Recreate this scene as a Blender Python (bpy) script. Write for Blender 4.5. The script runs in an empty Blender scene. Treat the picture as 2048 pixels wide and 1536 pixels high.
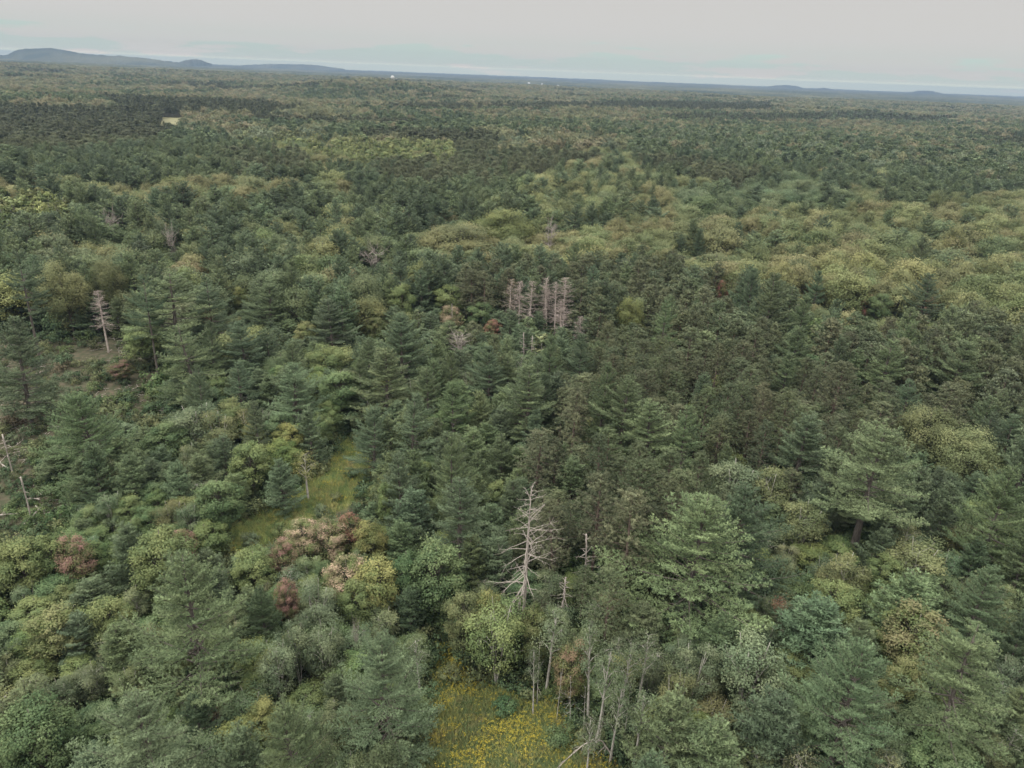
import bpy, math, numpy as np
from mathutils import Matrix, Vector

# ------------------------------------------------------------------ camera, world, sun, exposure
SC = bpy.context.scene
COL = SC.collection
W0, H0, F0 = 2048.0, 1536.0, 1420.0            # photograph size and focal length in its pixels
CAM_Z, PITCH, ROLL = 50.0, math.radians(23.57), math.radians(2.2)
_f = np.array([0, math.cos(PITCH), -math.sin(PITCH)])
_u0 = np.array([0, math.sin(PITCH), math.cos(PITCH)])
_r0 = np.array([1.0, 0, 0])
_r = math.cos(ROLL) * _r0 + math.sin(ROLL) * _u0
_u = math.cos(ROLL) * _u0 - math.sin(ROLL) * _r0
cam_d = bpy.data.cameras.new('camera')
cam = bpy.data.objects.new('camera', cam_d)
COL.objects.link(cam)
cam_d.sensor_fit = 'HORIZONTAL'
cam_d.sensor_width = 36.0
cam_d.lens = 36.0 * F0 / W0
cam_d.clip_start, cam_d.clip_end = 0.5, 80000.0
cam.matrix_world = Matrix(((_r[0], _u[0], -_f[0], 0), (_r[1], _u[1], -_f[1], 0), (_r[2], _u[2], -_f[2], CAM_Z), (0, 0, 0, 1)))
SC.camera = cam

SC.view_settings.view_transform = 'Standard'
SC.view_settings.look = 'None'
SC.view_settings.exposure = 0.62
SC.view_settings.gamma = 1.0
SC.view_settings.use_curve_mapping = False
SC.cycles.max_bounces = 5
SC.cycles.diffuse_bounces = 2
SC.cycles.glossy_bounces = 1
SC.cycles.transmission_bounces = 3
SC.cycles.volume_bounces = 0
SC.cycles.use_adaptive_sampling = False
SC.cycles.sample_clamp_indirect = 3.0

SUN_EL, SUN_AZ = math.radians(52), math.radians(-125)      # azimuth from +Y towards +X: behind and left of the camera
world = bpy.data.worlds.new('World')
SC.world = world
world.use_nodes = True
nt = world.node_tree
nt.nodes.clear()


def N(tree, kind, **kw):
    n = tree.nodes.new(kind)
    for k, v in kw.items():
        if k.startswith('i_'):
            n.inputs[int(k[2:])].default_value = v
        else:
            setattr(n, k, v)
    return n


def L(tree, a, ao, b, bi):
    tree.links.new(a.outputs[ao], b.inputs[bi])


out = N(nt, 'ShaderNodeOutputWorld')
bg = N(nt, 'ShaderNodeBackground', i_1=1.0)
L(nt, bg, 0, out, 0)
sky = N(nt, 'ShaderNodeTexSky', sky_type='NISHITA', sun_disc=False, sun_elevation=SUN_EL, sun_rotation=SUN_AZ)
skys = N(nt, 'ShaderNodeVectorMath', operation='SCALE')
skys.inputs[3].default_value = 0.09
L(nt, sky, 0, skys, 0)
tc = N(nt, 'ShaderNodeTexCoord')
sep = N(nt, 'ShaderNodeSeparateXYZ')
L(nt, tc, 'Generated', sep, 0)
# overcast cloud layer: brighter towards the zenith
el = N(nt, 'ShaderNodeMapRange', i_1=0.16, i_2=1.0, i_3=0.408, i_4=3.0)
L(nt, sep, 2, el, 0)
cloud = N(nt, 'ShaderNodeVectorMath', operation='SCALE')
cloud.inputs[0].default_value = (1.01, 0.98, 0.945)
L(nt, el, 0, cloud, 3)
mp = N(nt, 'ShaderNodeMapping')
mp.inputs[3].default_value = (5.0, 5.0, 42.0)
L(nt, tc, 'Generated', mp, 0)
nz = N(nt, 'ShaderNodeTexNoise', noise_dimensions='3D')
nz.inputs['Scale'].default_value = 1.7
nz.inputs['Detail'].default_value = 6.0
nz.inputs['Roughness'].default_value = 0.6
L(nt, mp, 0, nz, 'Vector')
low = N(nt, 'ShaderNodeMapRange', i_1=0.0, i_2=0.075, i_3=0.17, i_4=-0.42)
L(nt, sep, 2, low, 0)
add = N(nt, 'ShaderNodeMath', operation='ADD')
L(nt, nz, 0, add, 0)
L(nt, low, 0, add, 1)
gap = N(nt, 'ShaderNodeMapRange', i_1=0.49, i_2=0.55, i_3=0.0, i_4=0.9)
L(nt, add, 0, gap, 0)
mx = N(nt, 'ShaderNodeMix', data_type='RGBA')
L(nt, gap, 0, mx, 0)
L(nt, cloud, 0, mx, 6)
thin = N(nt, 'ShaderNodeMix', data_type='RGBA')
thin.inputs[0].default_value = 0.75
L(nt, skys, 0, thin, 6)
thin.inputs[7].default_value = (0.335, 0.41, 0.40, 1)
L(nt, thin, 2, mx, 7)
# sky colour brightened towards the skyline to offset the haze volume's darkening
hz = N(nt, 'ShaderNodeMapRange', i_1=0.0, i_2=0.1, i_3=0.0, i_4=1.0)
L(nt, sep, 2, hz, 0)
hr_ = N(nt, 'ShaderNodeValToRGB')
L(nt, hz, 0, hr_, 0)
cr = hr_.color_ramp
cr.elements[0].position, cr.elements[0].color = 0.05, (4.5, 3.75, 2.35, 1)
cr.elements[1].position, cr.elements[1].color = 1.0, (1.03, 1.03, 1.02, 1)
for p_, c_ in ((0.075, (2.3, 1.95, 1.47)), (0.10, (1.69, 1.53, 1.24)), (0.14, (1.36, 1.29, 1.13)), (0.20, (1.17, 1.155, 1.065)), (0.35, (1.07, 1.10, 1.04)), (0.5, (1.08, 1.08, 1.05))):
    cr.elements.new(p_).color = (*c_, 1)
warm = N(nt, 'ShaderNodeMix', data_type='RGBA', blend_type='MULTIPLY')
warm.inputs[0].default_value = 1.0
L(nt, hr_, 0, warm, 7)
L(nt, mx, 2, warm, 6)
L(nt, warm, 2, bg, 0)

sun_d = bpy.data.lights.new('sun', 'SUN')
sun_d.energy = 1.5
sun_d.angle = math.radians(16)
sun_d.color = (1.0, 0.97, 0.92)
sun = bpy.data.objects.new('sun', sun_d)
COL.objects.link(sun)
sd = Vector((math.sin(SUN_AZ) * math.cos(SUN_EL), math.cos(SUN_AZ) * math.cos(SUN_EL), math.sin(SUN_EL)))
sun.rotation_euler = sd.to_track_quat('Z', 'Y').to_euler()
sun.location = sd * 300

rng = np.random.default_rng(11)


# ------------------------------------------------------------------ geometry of the view: where a point of the photo lies on the land
def ray(u, v):
    return _f + _r * ((u - W0 / 2) / F0) - _u * ((v - H0 / 2) / F0)


def at(u, v, z=0.0):
    d = ray(u, v)
    t = (z - CAM_Z) / min(d[2], -1e-4)
    return np.array([d[0] * t, d[1] * t, z]), t


def proj(p):
    q = np.asarray(p, float) - np.array([0, 0, CAM_Z])
    w = q @ _f
    return np.stack([W0 / 2 + F0 * (q @ _r) / w, H0 / 2 - F0 * (q @ _u) / w, w], -1)


def poly_at(pts, z=0.0):
    return np.array([at(u, v, z)[0][:2] for u, v in pts])


def inside(P, poly):
    x, y = P[..., 0], P[..., 1]
    c = np.zeros(x.shape, bool)
    n = len(poly)
    for i in range(n):
        x1, y1 = poly[i]
        x2, y2 = poly[(i + 1) % n]
        if y1 == y2:
            continue
        c ^= ((y1 > y) != (y2 > y)) & (x < (x2 - x1) * (y - y1) / (y2 - y1) + x1)
    return c


def vnoise(x, y, s, seed=0):
    """smooth value noise 0..1"""
    x, y = np.asarray(x, float) / s, np.asarray(y, float) / s
    xi, yi = np.floor(x).astype(np.int64), np.floor(y).astype(np.int64)
    fx, fy = x - xi, y - yi
    fx, fy = fx * fx * (3 - 2 * fx), fy * fy * (3 - 2 * fy)

    def h(a, b):
        k = (a * 374761393 + b * 668265263 + seed * 2147483647) & 0xFFFFFFFF
        k = ((k ^ (k >> 13)) * 1274126177) & 0xFFFFFFFF
        return ((k ^ (k >> 16)) & 0xFFFF) / 65535.0
    return (h(xi, yi) * (1 - fx) + h(xi + 1, yi) * fx) * (1 - fy) + (h(xi, yi + 1) * (1 - fx) + h(xi + 1, yi + 1) * fx) * fy


KNOLL = at(745, 166, 26.0)[0]


def land(x, y):
    x, y = np.asarray(x, float), np.asarray(y, float)
    d = np.hypot(x, y)
    und = 7.0 * (vnoise(x, y, 260, 3) - 0.5) + 5 * (vnoise(x, y, 900, 4) - 0.5)
    k = 15.0 * np.exp(-(((x - KNOLL[0]) / 150) ** 2 + ((y - KNOLL[1]) / 260) ** 2))
    up = 15.0 * np.clip((d - 1200) / 1300, 0, 1) * np.clip(0.15 - 1.6 * x / (d + 1), 0, 1)
    return up + und * np.clip((d - 170) / 300, 0, 1) + k * np.clip((d - 300) / 300, 0, 1)


# ------------------------------------------------------------------ building helpers
def tag(o, label=None, cat=None, group=None, kind=None):
    if label: o['label'] = label
    if cat: o['category'] = cat
    if group: o['group'] = group
    if kind: o['kind'] = kind
    return o


def link(o, parent=None):
    COL.objects.link(o)
    if parent is not None:
        o.parent = parent
    return o


def quads_mesh(name, Q, T, mat, NB=None):
    """Q (n,4,3) loose quads with one tint value each"""
    n = len(Q)
    me = bpy.data.meshes.new(name)
    me.vertices.add(4 * n)
    me.vertices.foreach_set('co', np.ascontiguousarray(Q, np.float32).ravel())
    me.loops.add(4 * n)
    me.loops.foreach_set('vertex_index', np.arange(4 * n, dtype=np.int32))
    me.polygons.add(n)
    me.polygons.foreach_set('loop_start', np.arange(0, 4 * n, 4, dtype=np.int32))
    a = me.attributes.new('tint', 'FLOAT', 'POINT')
    a.data.foreach_set('value', np.repeat(np.asarray(T, np.float32), 4))
    if NB is None:
        NB = np.tile([0, 0, 1.0], (n, 1))
    a = me.attributes.new('clump_normal', 'FLOAT_VECTOR', 'POINT')
    a.data.foreach_set('vector', np.repeat(np.asarray(NB, np.float32), 4, 0).ravel())
    me.update(calc_edges=True)
    me.materials.append(mat)
    return me


class Wood:
    """collects tapered tubes into one mesh"""
    def __init__(self):
        self.v, self.f, self.n = [], [], 0

    def tube(self, pts, rad, k=5):
        pts = np.asarray(pts, float)
        m = len(pts)
        tan = np.gradient(pts, axis=0)
        tan /= np.linalg.norm(tan, axis=1, keepdims=True) + 1e-9
        ref = np.array([1.0, 0.13, 0]) if abs(tan[0][2]) > 0.8 else np.array([0, 0, 1.0])
        a = np.cross(tan, ref)
        a /= np.linalg.norm(a, axis=1, keepdims=True) + 1e-9
        b = np.cross(tan, a)
        th = np.arange(k) * 2 * math.pi / k
        ring = pts[:, None, :] + np.asarray(rad, float)[:, None, None] * (np.cos(th)[None, :, None] * a[:, None, :] + np.sin(th)[None, :, None] * b[:, None, :])
        base = self.n
        self.v.append(ring.reshape(-1, 3))
        self.n += m * k
        for i in range(m - 1):
            for j in range(k):
                j2 = (j + 1) % k
                self.f.append((base + i * k + j, base + i * k + j2, base + (i + 1) * k + j2, base + (i + 1) * k + j))
        self.f.append(tuple(base + (m - 1) * k + j for j in range(k)))

    def mesh(self, name, mat):
        me = bpy.data.meshes.new(name)
        me.from_pydata(np.concatenate(self.v).tolist(), [], self.f)
        me.polygons.foreach_set('use_smooth', np.ones(len(me.polygons), bool))
        me.materials.append(mat)
        me.update()
        return me


def unit(a):
    return a / (np.linalg.norm(a, axis=-1, keepdims=True) + 1e-9)


def blades(c, d, ln, wd, R):
    s = unit(np.cross(d, unit(R.normal(size=c.shape))))
    ln, wd = ln[:, None], wd[:, None]
    m = c + d * ln * 0.55
    return np.stack([c, m + s * wd * 0.5, c + d * ln, m - s * wd * 0.5], 1)


def leaves(c, n, size, R):
    a = unit(np.cross(n, unit(R.normal(size=c.shape))))
    b = np.cross(n, a)
    s = size[:, None]
    k = n * s * 0.12
    return np.stack([c - a * s * 0.55, c + b * s * 0.38 + k, c + a * s * 0.55, c - b * s * 0.38 + k], 1)


# ------------------------------------------------------------------ materials
def foliage(name, gloss=0.25, transl=0.32, vary=0.6, hue=0.05, rough=0.55, turn=False):
    m = bpy.data.materials.new(name)
    m.use_nodes = True
    t = m.node_tree
    t.nodes.clear()
    o = N(t, 'ShaderNodeOutputMaterial')
    oi = N(t, 'ShaderNodeObjectInfo')
    at_ = N(t, 'ShaderNodeAttribute', attribute_name='tint')
    hsv = N(t, 'ShaderNodeHueSaturation')
    hm = N(t, 'ShaderNodeMapRange', i_1=0.0, i_2=1.0, i_3=0.5 + hue * 0.5, i_4=0.5 - hue * 0.5)
    L(t, at_, 'Fac', hm, 0)
    hr = N(t, 'ShaderNodeMapRange', i_1=0.0, i_2=1.0, i_3=-0.008, i_4=0.008)
    L(t, oi, 'Random', hr, 0)
    ha = N(t, 'ShaderNodeMath', operation='ADD')
    L(t, hm, 0, ha, 0)
    L(t, hr, 0, ha, 1)
    L(t, ha, 0, hsv, 0)
    vm = N(t, 'ShaderNodeMapRange', i_1=0.0, i_2=1.0, i_3=1 - vary * 0.5, i_4=1 + vary * 0.5)
    L(t, at_, 'Fac', vm, 0)
    vr = N(t, 'ShaderNodeMath', operation='MULTIPLY_ADD', i_1=7.31, i_2=0.37)
    L(t, oi, 'Random', vr, 0)
    vf = N(t, 'ShaderNodeMath', operation='FRACT')
    L(t, vr, 0, vf, 0)
    v2 = N(t, 'ShaderNodeMapRange', i_1=0.0, i_2=1.0, i_3=0.82, i_4=1.18)
    L(t, vf, 0, v2, 0)
    vv = N(t, 'ShaderNodeMath', operation='MULTIPLY')
    L(t, vm, 0, vv, 0)
    L(t, v2, 0, vv, 1)
    L(t, vv, 0, hsv, 2)
    ic = N(t, 'ShaderNodeAttribute', attribute_name='leaf_colour', attribute_type='INSTANCER')
    if turn:                                    # autumn colour over green leaves, in clumps of the crown
        tcn = N(t, 'ShaderNodeTexCoord')
        tn = N(t, 'ShaderNodeTexNoise')
        tn.inputs['Scale'].default_value = 0.75
        tn.inputs['Detail'].default_value = 3.0
        L(t, tcn, 'Object', tn, 'Vector')
        tadd = N(t, 'ShaderNodeMath', operation='MULTIPLY_ADD', i_1=0.34)
        L(t, at_, 'Fac', tadd, 0)
        L(t, tn, 0, tadd, 2)
        tm = N(t, 'ShaderNodeMapRange', i_1=0.56, i_2=0.80, i_3=0.0, i_4=0.95)
        L(t, tadd, 0, tm, 0)
        tx = N(t, 'ShaderNodeMix', data_type='RGBA')
        L(t, tm, 0, tx, 0)
        tx.inputs[6].default_value = (0.125, 0.150, 0.055, 1)
        L(t, ic, 'Color', tx, 7)
        L(t, tx, 2, hsv, 4)
    else:
        L(t, ic, 'Color', hsv, 4)
    # leaves of one clump face outwards together: blend the leaf's own normal with its clump's
    cn = N(t, 'ShaderNodeAttribute', attribute_name='clump_normal')
    vt = N(t, 'ShaderNodeVectorTransform', vector_type='NORMAL', convert_from='OBJECT', convert_to='WORLD')
    L(t, cn, 'Vector', vt, 0)
    gn = N(t, 'ShaderNodeNewGeometry')
    s1 = N(t, 'ShaderNodeVectorMath', operation='SCALE')
    s1.inputs[3].default_value = 0.45
    L(t, gn, 'Normal', s1, 0)
    s2 = N(t, 'ShaderNodeVectorMath', operation='ADD')
    L(t, vt, 0, s2, 0)
    L(t, s1, 0, s2, 1)
    s3 = N(t, 'ShaderNodeVectorMath', operation='NORMALIZE')
    L(t, s2, 0, s3, 0)
    p = N(t, 'ShaderNodeBsdfPrincipled')
    L(t, s3, 0, p, 'Normal')
    p.inputs['Roughness'].default_value = rough
    p.inputs['Specular IOR Level'].default_value = gloss
    tr = N(t, 'ShaderNodeBsdfTranslucent')
    mix = N(t, 'ShaderNodeMixShader', i_0=transl)
    L(t, hsv, 0, p, 0)
    L(t, hsv, 0, tr, 0)
    L(t, p, 0, mix, 1)
    L(t, tr, 0, mix, 2)
    L(t, mix, 0, o, 0)
    return m


def simple(name, c1, c2, scale=3.0, rough=0.9, stretch=(1, 1, 1), detail=5.0, bump=0.0):
    m = bpy.data.materials.new(name)
    m.use_nodes = True
    t = m.node_tree
    p = t.nodes['Principled BSDF']
    p.inputs['Roughness'].default_value = rough
    p.inputs['Specular IOR Level'].default_value = 0.15
    c = N(t, 'ShaderNodeTexCoord')
    mpn = N(t, 'ShaderNodeMapping')
    mpn.inputs[3].default_value = stretch
    L(t, c, 'Object', mpn, 0)
    nn = N(t, 'ShaderNodeTexNoise')
    nn.inputs['Scale'].default_value = scale
    nn.inputs['Detail'].default_value = detail
    L(t, mpn, 0, nn, 'Vector')
    r = N(t, 'ShaderNodeValToRGB')
    r.color_ramp.elements[0].position, r.color_ramp.elements[0].color = 0.35, (*c1, 1)
    r.color_ramp.elements[1].position, r.color_ramp.elements[1].color = 0.65, (*c2, 1)
    L(t, nn, 0, r, 0)
    L(t, r, 0, p, 0)
    if bump:
        b = N(t, 'ShaderNodeBump', i_0=bump)
        L(t, nn, 0, b, 2)
        L(t, b, 0, p, 'Normal')
    return m


M_NEEDLE = foliage('pine_needles', 0.15, 0.14, 0.6, 0.03)
M_LEAF = foliage('broad_leaves', 0.12, 0.2, 0.6, 0.05)
M_TURN = foliage('turning_maple_leaves', 0.12, 0.2, 0.6, 0.05, turn=True)
M_GRASS = foliage('grass_blades', 0.2, 0.35, 0.7, 0.07)
M_FLOWER = foliage('goldenrod_flowers', 0.1, 0.3, 0.5, 0.02)
M_BARK = simple('grey_brown_bark', (0.055, 0.048, 0.040), (0.12, 0.105, 0.09), 2.5, stretch=(3, 3, 0.6))
M_RBARK = simple('red_pine_bark', (0.085, 0.062, 0.050), (0.15, 0.115, 0.095), 2.5, stretch=(3, 3, 0.6))
M_PALE = simple('pale_aspen_bark', (0.22, 0.205, 0.18), (0.38, 0.36, 0.32), 2.0, stretch=(2, 2, 1))
M_DROW = simple('pinkish_dead_wood', (0.25, 0.21, 0.185), (0.40, 0.35, 0.31), 3.0, stretch=(3, 3, 0.5))
M_DEAD = simple('weathered_dead_wood', (0.19, 0.165, 0.145), (0.34, 0.305, 0.27), 3.0, stretch=(3, 3, 0.5))


# ------------------------------------------------------------------ tree makers: each returns (foliage quads, tints, wood)
def trunk_line(H, R, lean=0.02, n=8):
    z = np.linspace(0, H, n)
    a = np.cumsum(R.normal(0, lean * H / n, (n, 2)), 0) * np.linspace(0, 1, n)[:, None]
    return np.column_stack([a - a[0], z])


def tline(line, z):
    return np.array([np.interp(z, line[:, 2], line[:, 0]), np.interp(z, line[:, 2], line[:, 1]), z])


Q_NEAR = dict(sp=0.17, k=11, ln=0.23, wd=0.042, wh=0.86, bl=0.42)
Q_MID = dict(sp=0.34, k=7, ln=0.42, wd=0.11, wh=1.0, bl=0.7)
Q_FAR = dict(sp=0.8, k=5, ln=0.85, wd=0.34, wh=1.5, bl=1.4)


def white_pine(H, Rm, R, q, z0=0.14, open_=0.12, shape=0.85, up=50, droop=-4, lower=0.75, fork=False):
    w = Wood()
    line = trunk_line(H, R)
    w.tube(line, np.interp(line[:, 2], [0, H * 0.5, H], [0.0155 * H, 0.010 * H, 0.02]), 7 if q is Q_NEAR else 5)
    if fork:
        zz = np.linspace(0, 0.62 * H, 7)
        w.tube(np.column_stack([0.55 - 0.35 * zz / (0.62 * H), 0.25 + 0 * zz, zz]), np.linspace(0.013 * H, 0.006 * H, 7), 6)
    P, D, T = [], [], []
    z = z0 * H
    sectors = 0.72 + 0.5 * R.random(6)
    while z < H * 0.985:
        t = (z - z0 * H) / (H * (1 - z0))
        nb = R.integers(4, 7) if t < 0.85 else 4
        a0 = R.random() * 6.283
        wl = R.uniform(0.78, 1.12)
        for i in range(nb):
            if R.random() < open_:
                continue
            az = a0 + i * 6.283 / nb + R.normal(0, 0.22)
            Lb = Rm * (1 - t) ** shape * min(1, lower + t * 2.2) * wl * R.uniform(0.72, 1.12) * sectors[int((az % 6.283) / 1.0472) % 6] + 0.25
            e = math.radians(droop + (up - droop) * t ** 1.1 + R.normal(0, 6))
            hd = np.array([math.cos(az), math.sin(az), 0])
            base = tline(line, z)
            n = max(4, int(Lb / 0.5))
            s = np.linspace(0, 1, n)
            curl = R.uniform(0.02, 0.2)
            path = base + hd * (s * Lb * math.cos(e))[:, None] + np.array([0, 0, 1.0]) * (s * Lb * math.sin(e) - 0.10 * Lb * s * (1 - s) * 2 + curl * Lb * s ** 3)[:, None]
            w.tube(path[:: max(1, n // 4)] if n > 5 else path, np.linspace(0.018 * Lb + 0.012, 0.008, len(path[:: max(1, n // 4)] if n > 5 else path)), 3)
            btint = R.uniform(0.2, 0.8)
            tanb = unit(np.gradient(path, axis=0))
            lat = np.array([-hd[1], hd[0], 0])
            s0 = 0.18 if t > 0.5 else 0.28
            ss = np.arange(s0, 1.0, q['sp'] / Lb)
            for c in range(3):
                P_ = np.stack([np.interp(ss, s, path[:, c]) for c in range(3)], 1)
            D_ = np.stack([np.interp(ss, s, tanb[:, c]) for c in range(3)], 1)
            P.append(P_ + R.normal(0, 0.03, P_.shape)); D.append(D_); T.append(np.full(len(ss), btint))
            for sb in np.arange(s0, 0.97, q['bl'] / Lb):
                for sg in (-1, 1):
                    bl = (0.42 * Lb * (1 - sb) ** 0.8 * min(1, 0.45 + sb * 1.5) + 0.22) * R.uniform(0.65, 1.2)
                    b0 = np.array([np.interp(sb, s, path[:, c]) for c in range(3)])
                    bt = np.array([np.interp(sb, s, tanb[:, c]) for c in range(3)])
                    ang = R.uniform(0.65, 1.05)
                    bd = bt * math.cos(ang) + lat * sg * math.sin(ang) + np.array([0, 0, R.normal(0.08, 0.13)])
                    k = np.arange(q['sp'] * 0.5, bl, q['sp'])
                    if not len(k):
                        continue
                    pp = b0 + bd * k[:, None] + np.array([0, 0, 1.0]) * (0.10 * k ** 2 / max(bl, 0.3))[:, None]
                    P.append(pp + R.normal(0, 0.025, pp.shape)); D.append(np.tile(bd, (len(k), 1)))
                    T.append(np.full(len(k), np.clip(btint + R.normal(0, 0.14), 0, 1)))
        z += q['wh'] * R.uniform(0.75, 1.25) * (1 - 0.3 * t)
    P.append(np.tile(tline(line, H), (3, 1))); D.append(np.tile([0, 0, 1.0], (3, 1))); T.append(np.full(3, 0.7))
    P, D, T = np.concatenate(P), np.concatenate(D), np.concatenate(T)
    k = q['k']
    P, D, T = np.repeat(P, k, 0), np.repeat(D, k, 0), np.repeat(T, k)
    rd = unit(R.normal(size=P.shape))
    d = unit(D * 0.75 + rd * 0.85 + np.array([0, 0, 0.22]))
    ax = unit(D)
    perp = d - ax * (d * ax).sum(1, keepdims=True)
    o2 = P * np.array([1, 1, 0])
    NB = unit(unit(perp) * 0.75 + np.array([0, 0, 0.40]) + unit(o2) * 0.35)
    Qd = blades(P, d, q['ln'] * R.uniform(0.7, 1.25, len(P)), q['wd'] * R.uniform(0.7, 1.3, len(P)), R)
    return Qd, np.clip(T + R.normal(0, 0.07, len(T)), 0, 1), w, NB


def red_pine(H, Rm, R, q, cb=0.36, puffs=13, k=18, ln=0.25, wd=0.048, wh=0.60):
    w = Wood()
    line = trunk_line(H, R, 0.012)
    w.tube(line, np.interp(line[:, 2], [0, H * 0.5, H], [0.013 * H, 0.010 * H, 0.03]), 6)
    P, T = [], []
    z = cb * H
    while z < H * 0.985:
        t = (z - cb * H) / (H * (1 - cb))
        a0 = R.random() * 6.283
        nb = 5
        for i in range(nb):
            if R.random() < 0.12:
                continue
            az = a0 + i * 6.283 / nb + R.normal(0, 0.3)
            Lb = Rm * (min(1, 0.62 + 1.5 * t) if t < 0.3 else max(0.0, 1 - (t - 0.3) / 0.73) ** 0.62) * R.uniform(0.62, 1.15) + 0.25
            e = math.radians(-6 + 46 * t + R.normal(0, 10))
            hd = np.array([math.cos(az) * math.cos(e), math.sin(az) * math.cos(e), math.sin(e)])
            b0 = tline(line, z)
            tip = b0 + hd * Lb + np.array([0, 0, 0.12 * Lb])
            w.tube([b0, b0 + hd * Lb * 0.5, tip], [0.035, 0.024, 0.01], 3)
            bt = R.uniform(0.15, 0.85)
            for _ in range(puffs):
                s = R.uniform(0.45, 1.05)
                P.append(b0 + (tip - b0) * s + R.normal(0, 1, 3) * np.array([0.42, 0.42, 0.24]) * (0.4 + 0.5 * Lb / 2.2))
                T.append(np.clip(bt + R.normal(0, 0.15), 0, 1))
        z += wh * R.uniform(0.8, 1.2)
    P, T = np.array(P), np.array(T)
    P, T = np.repeat(P, k, 0), np.repeat(T, k)
    d = unit(unit(R.normal(size=P.shape)) + np.array([0, 0, 0.35]))
    NB = unit(d * 0.75 + np.array([0, 0, 0.25]) + unit(P * np.array([1, 1, 0])) * 0.4)
    return blades(P, d, ln * R.uniform(0.7, 1.25, len(P)), wd * R.uniform(0.7, 1.3, len(P)), R), np.clip(T + R.normal(0, 0.06, len(T)), 0, 1), w, NB


def broadleaf(H, Rm, R, cb=0.3, nl=14, nc=22, nleaf=42, ls=0.21, lobe=0.40, flat=0.75, stems=1, narrow=False, top=1.0, sig=0.30):
    w = Wood()
    cz, cc = (cb + 1) / 2 * H, (1 - cb) / 2 * H
    P, Nn, T, NB = [], [], [], []
    lines = []
    for s in range(stems):
        ln_ = trunk_line(H * 0.92, R, 0.035 if stems == 1 else 0.05)
        if stems > 1:
            a = s * 6.283 / stems + R.random()
            ln_[:, :2] += np.outer(ln_[:, 2] / H, [math.cos(a), math.sin(a)]) * Rm * 0.55
        lines.append(ln_)
        w.tube(ln_, np.interp(ln_[:, 2], [0, H * 0.6, H], [0.014 * H + 0.02, 0.007 * H + 0.012, 0.012]) / math.sqrt(stems), 6)
    g = np.arange(nl) + 0.5
    ph = np.arccos(1 - 2 * g / nl * 0.86)
    th = np.pi * (1 + 5 ** 0.5) * g + R.random() * 6
    for i in range(nl):
        d = unit(np.array([math.cos(th[i]) * math.sin(ph[i]), math.sin(th[i]) * math.sin(ph[i]), math.cos(ph[i])]) + R.normal(0, 0.16, 3))
        rr = R.uniform(0.5, 0.74)
        if narrow:
            zc = cb * H + (1 - cb) * H * (0.1 + 0.8 * (i + 0.5) / nl)
            prof = math.sin(math.pi * min(1, 0.25 + 0.75 * (i + 0.5) / nl)) ** 0.7
            a = th[i]
            lc = np.array([math.cos(a) * Rm * 0.55 * prof, math.sin(a) * Rm * 0.55 * prof, zc])
        else:
            lc = np.array([0, 0, cz]) + d * np.array([Rm, Rm, cc * top]) * rr
        lr = lobe * Rm * R.uniform(0.78, 1.25)
        ltint = R.uniform(0.15, 0.85)
        line = lines[i % stems]
        zb = min(max(cb * H * 0.8, lc[2] - Rm * R.uniform(0.5, 0.9)), H * 0.85)
        b0 = tline(line, zb)
        lc[:2] += b0[:2] * 0.7
        mid = (b0 + lc) / 2 + np.array([0, 0, 0.12 * Rm]) * R.uniform(-0.5, 1)
        w.tube([b0, mid, lc], [0.006 * H + 0.01, 0.004 * H + 0.008, 0.01], 4)
        dirs = unit(R.normal(size=(nc, 3)) + d * 0.5 + np.array([0, 0, 0.4]))
        for c in range(nc):
            cp = lc + dirs[c] * lr * R.uniform(0.62, 1.12) * np.array([1, 1, flat])
            if c % 3 == 0:
                w.tube([lc, (lc + cp) / 2 + R.normal(0, 0.05, 3), cp], [0.014, 0.01, 0.005], 3)
            m = max(3, int(nleaf * R.uniform(0.6, 1.3)))
            P.append(cp + R.normal(size=(m, 3)) * lr * sig * np.array([1, 1, 0.7]))
            Nn.append(unit(np.tile(dirs[c] * 0.55 + np.array([0, 0, 0.55]), (m, 1)) + R.normal(size=(m, 3)) * 0.55))
            q_ = P[-1]
            NB.append(unit((q_ - lc) / lr * 0.55 + (q_ - cp) / (lr * sig) * 0.28 + d * 0.25 + np.array([0, 0, 0.22])))
            T.append(np.clip(np.full(m, ltint + R.normal(0, 0.13)) + R.normal(0, 0.07, m), 0, 1))
    P, Nn, T, NB = np.concatenate(P), np.concatenate(Nn), np.concatenate(T), np.concatenate(NB)
    return leaves(P, Nn, ls * R.uniform(0.65, 1.35, len(P)), R), T, w, NB


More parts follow.
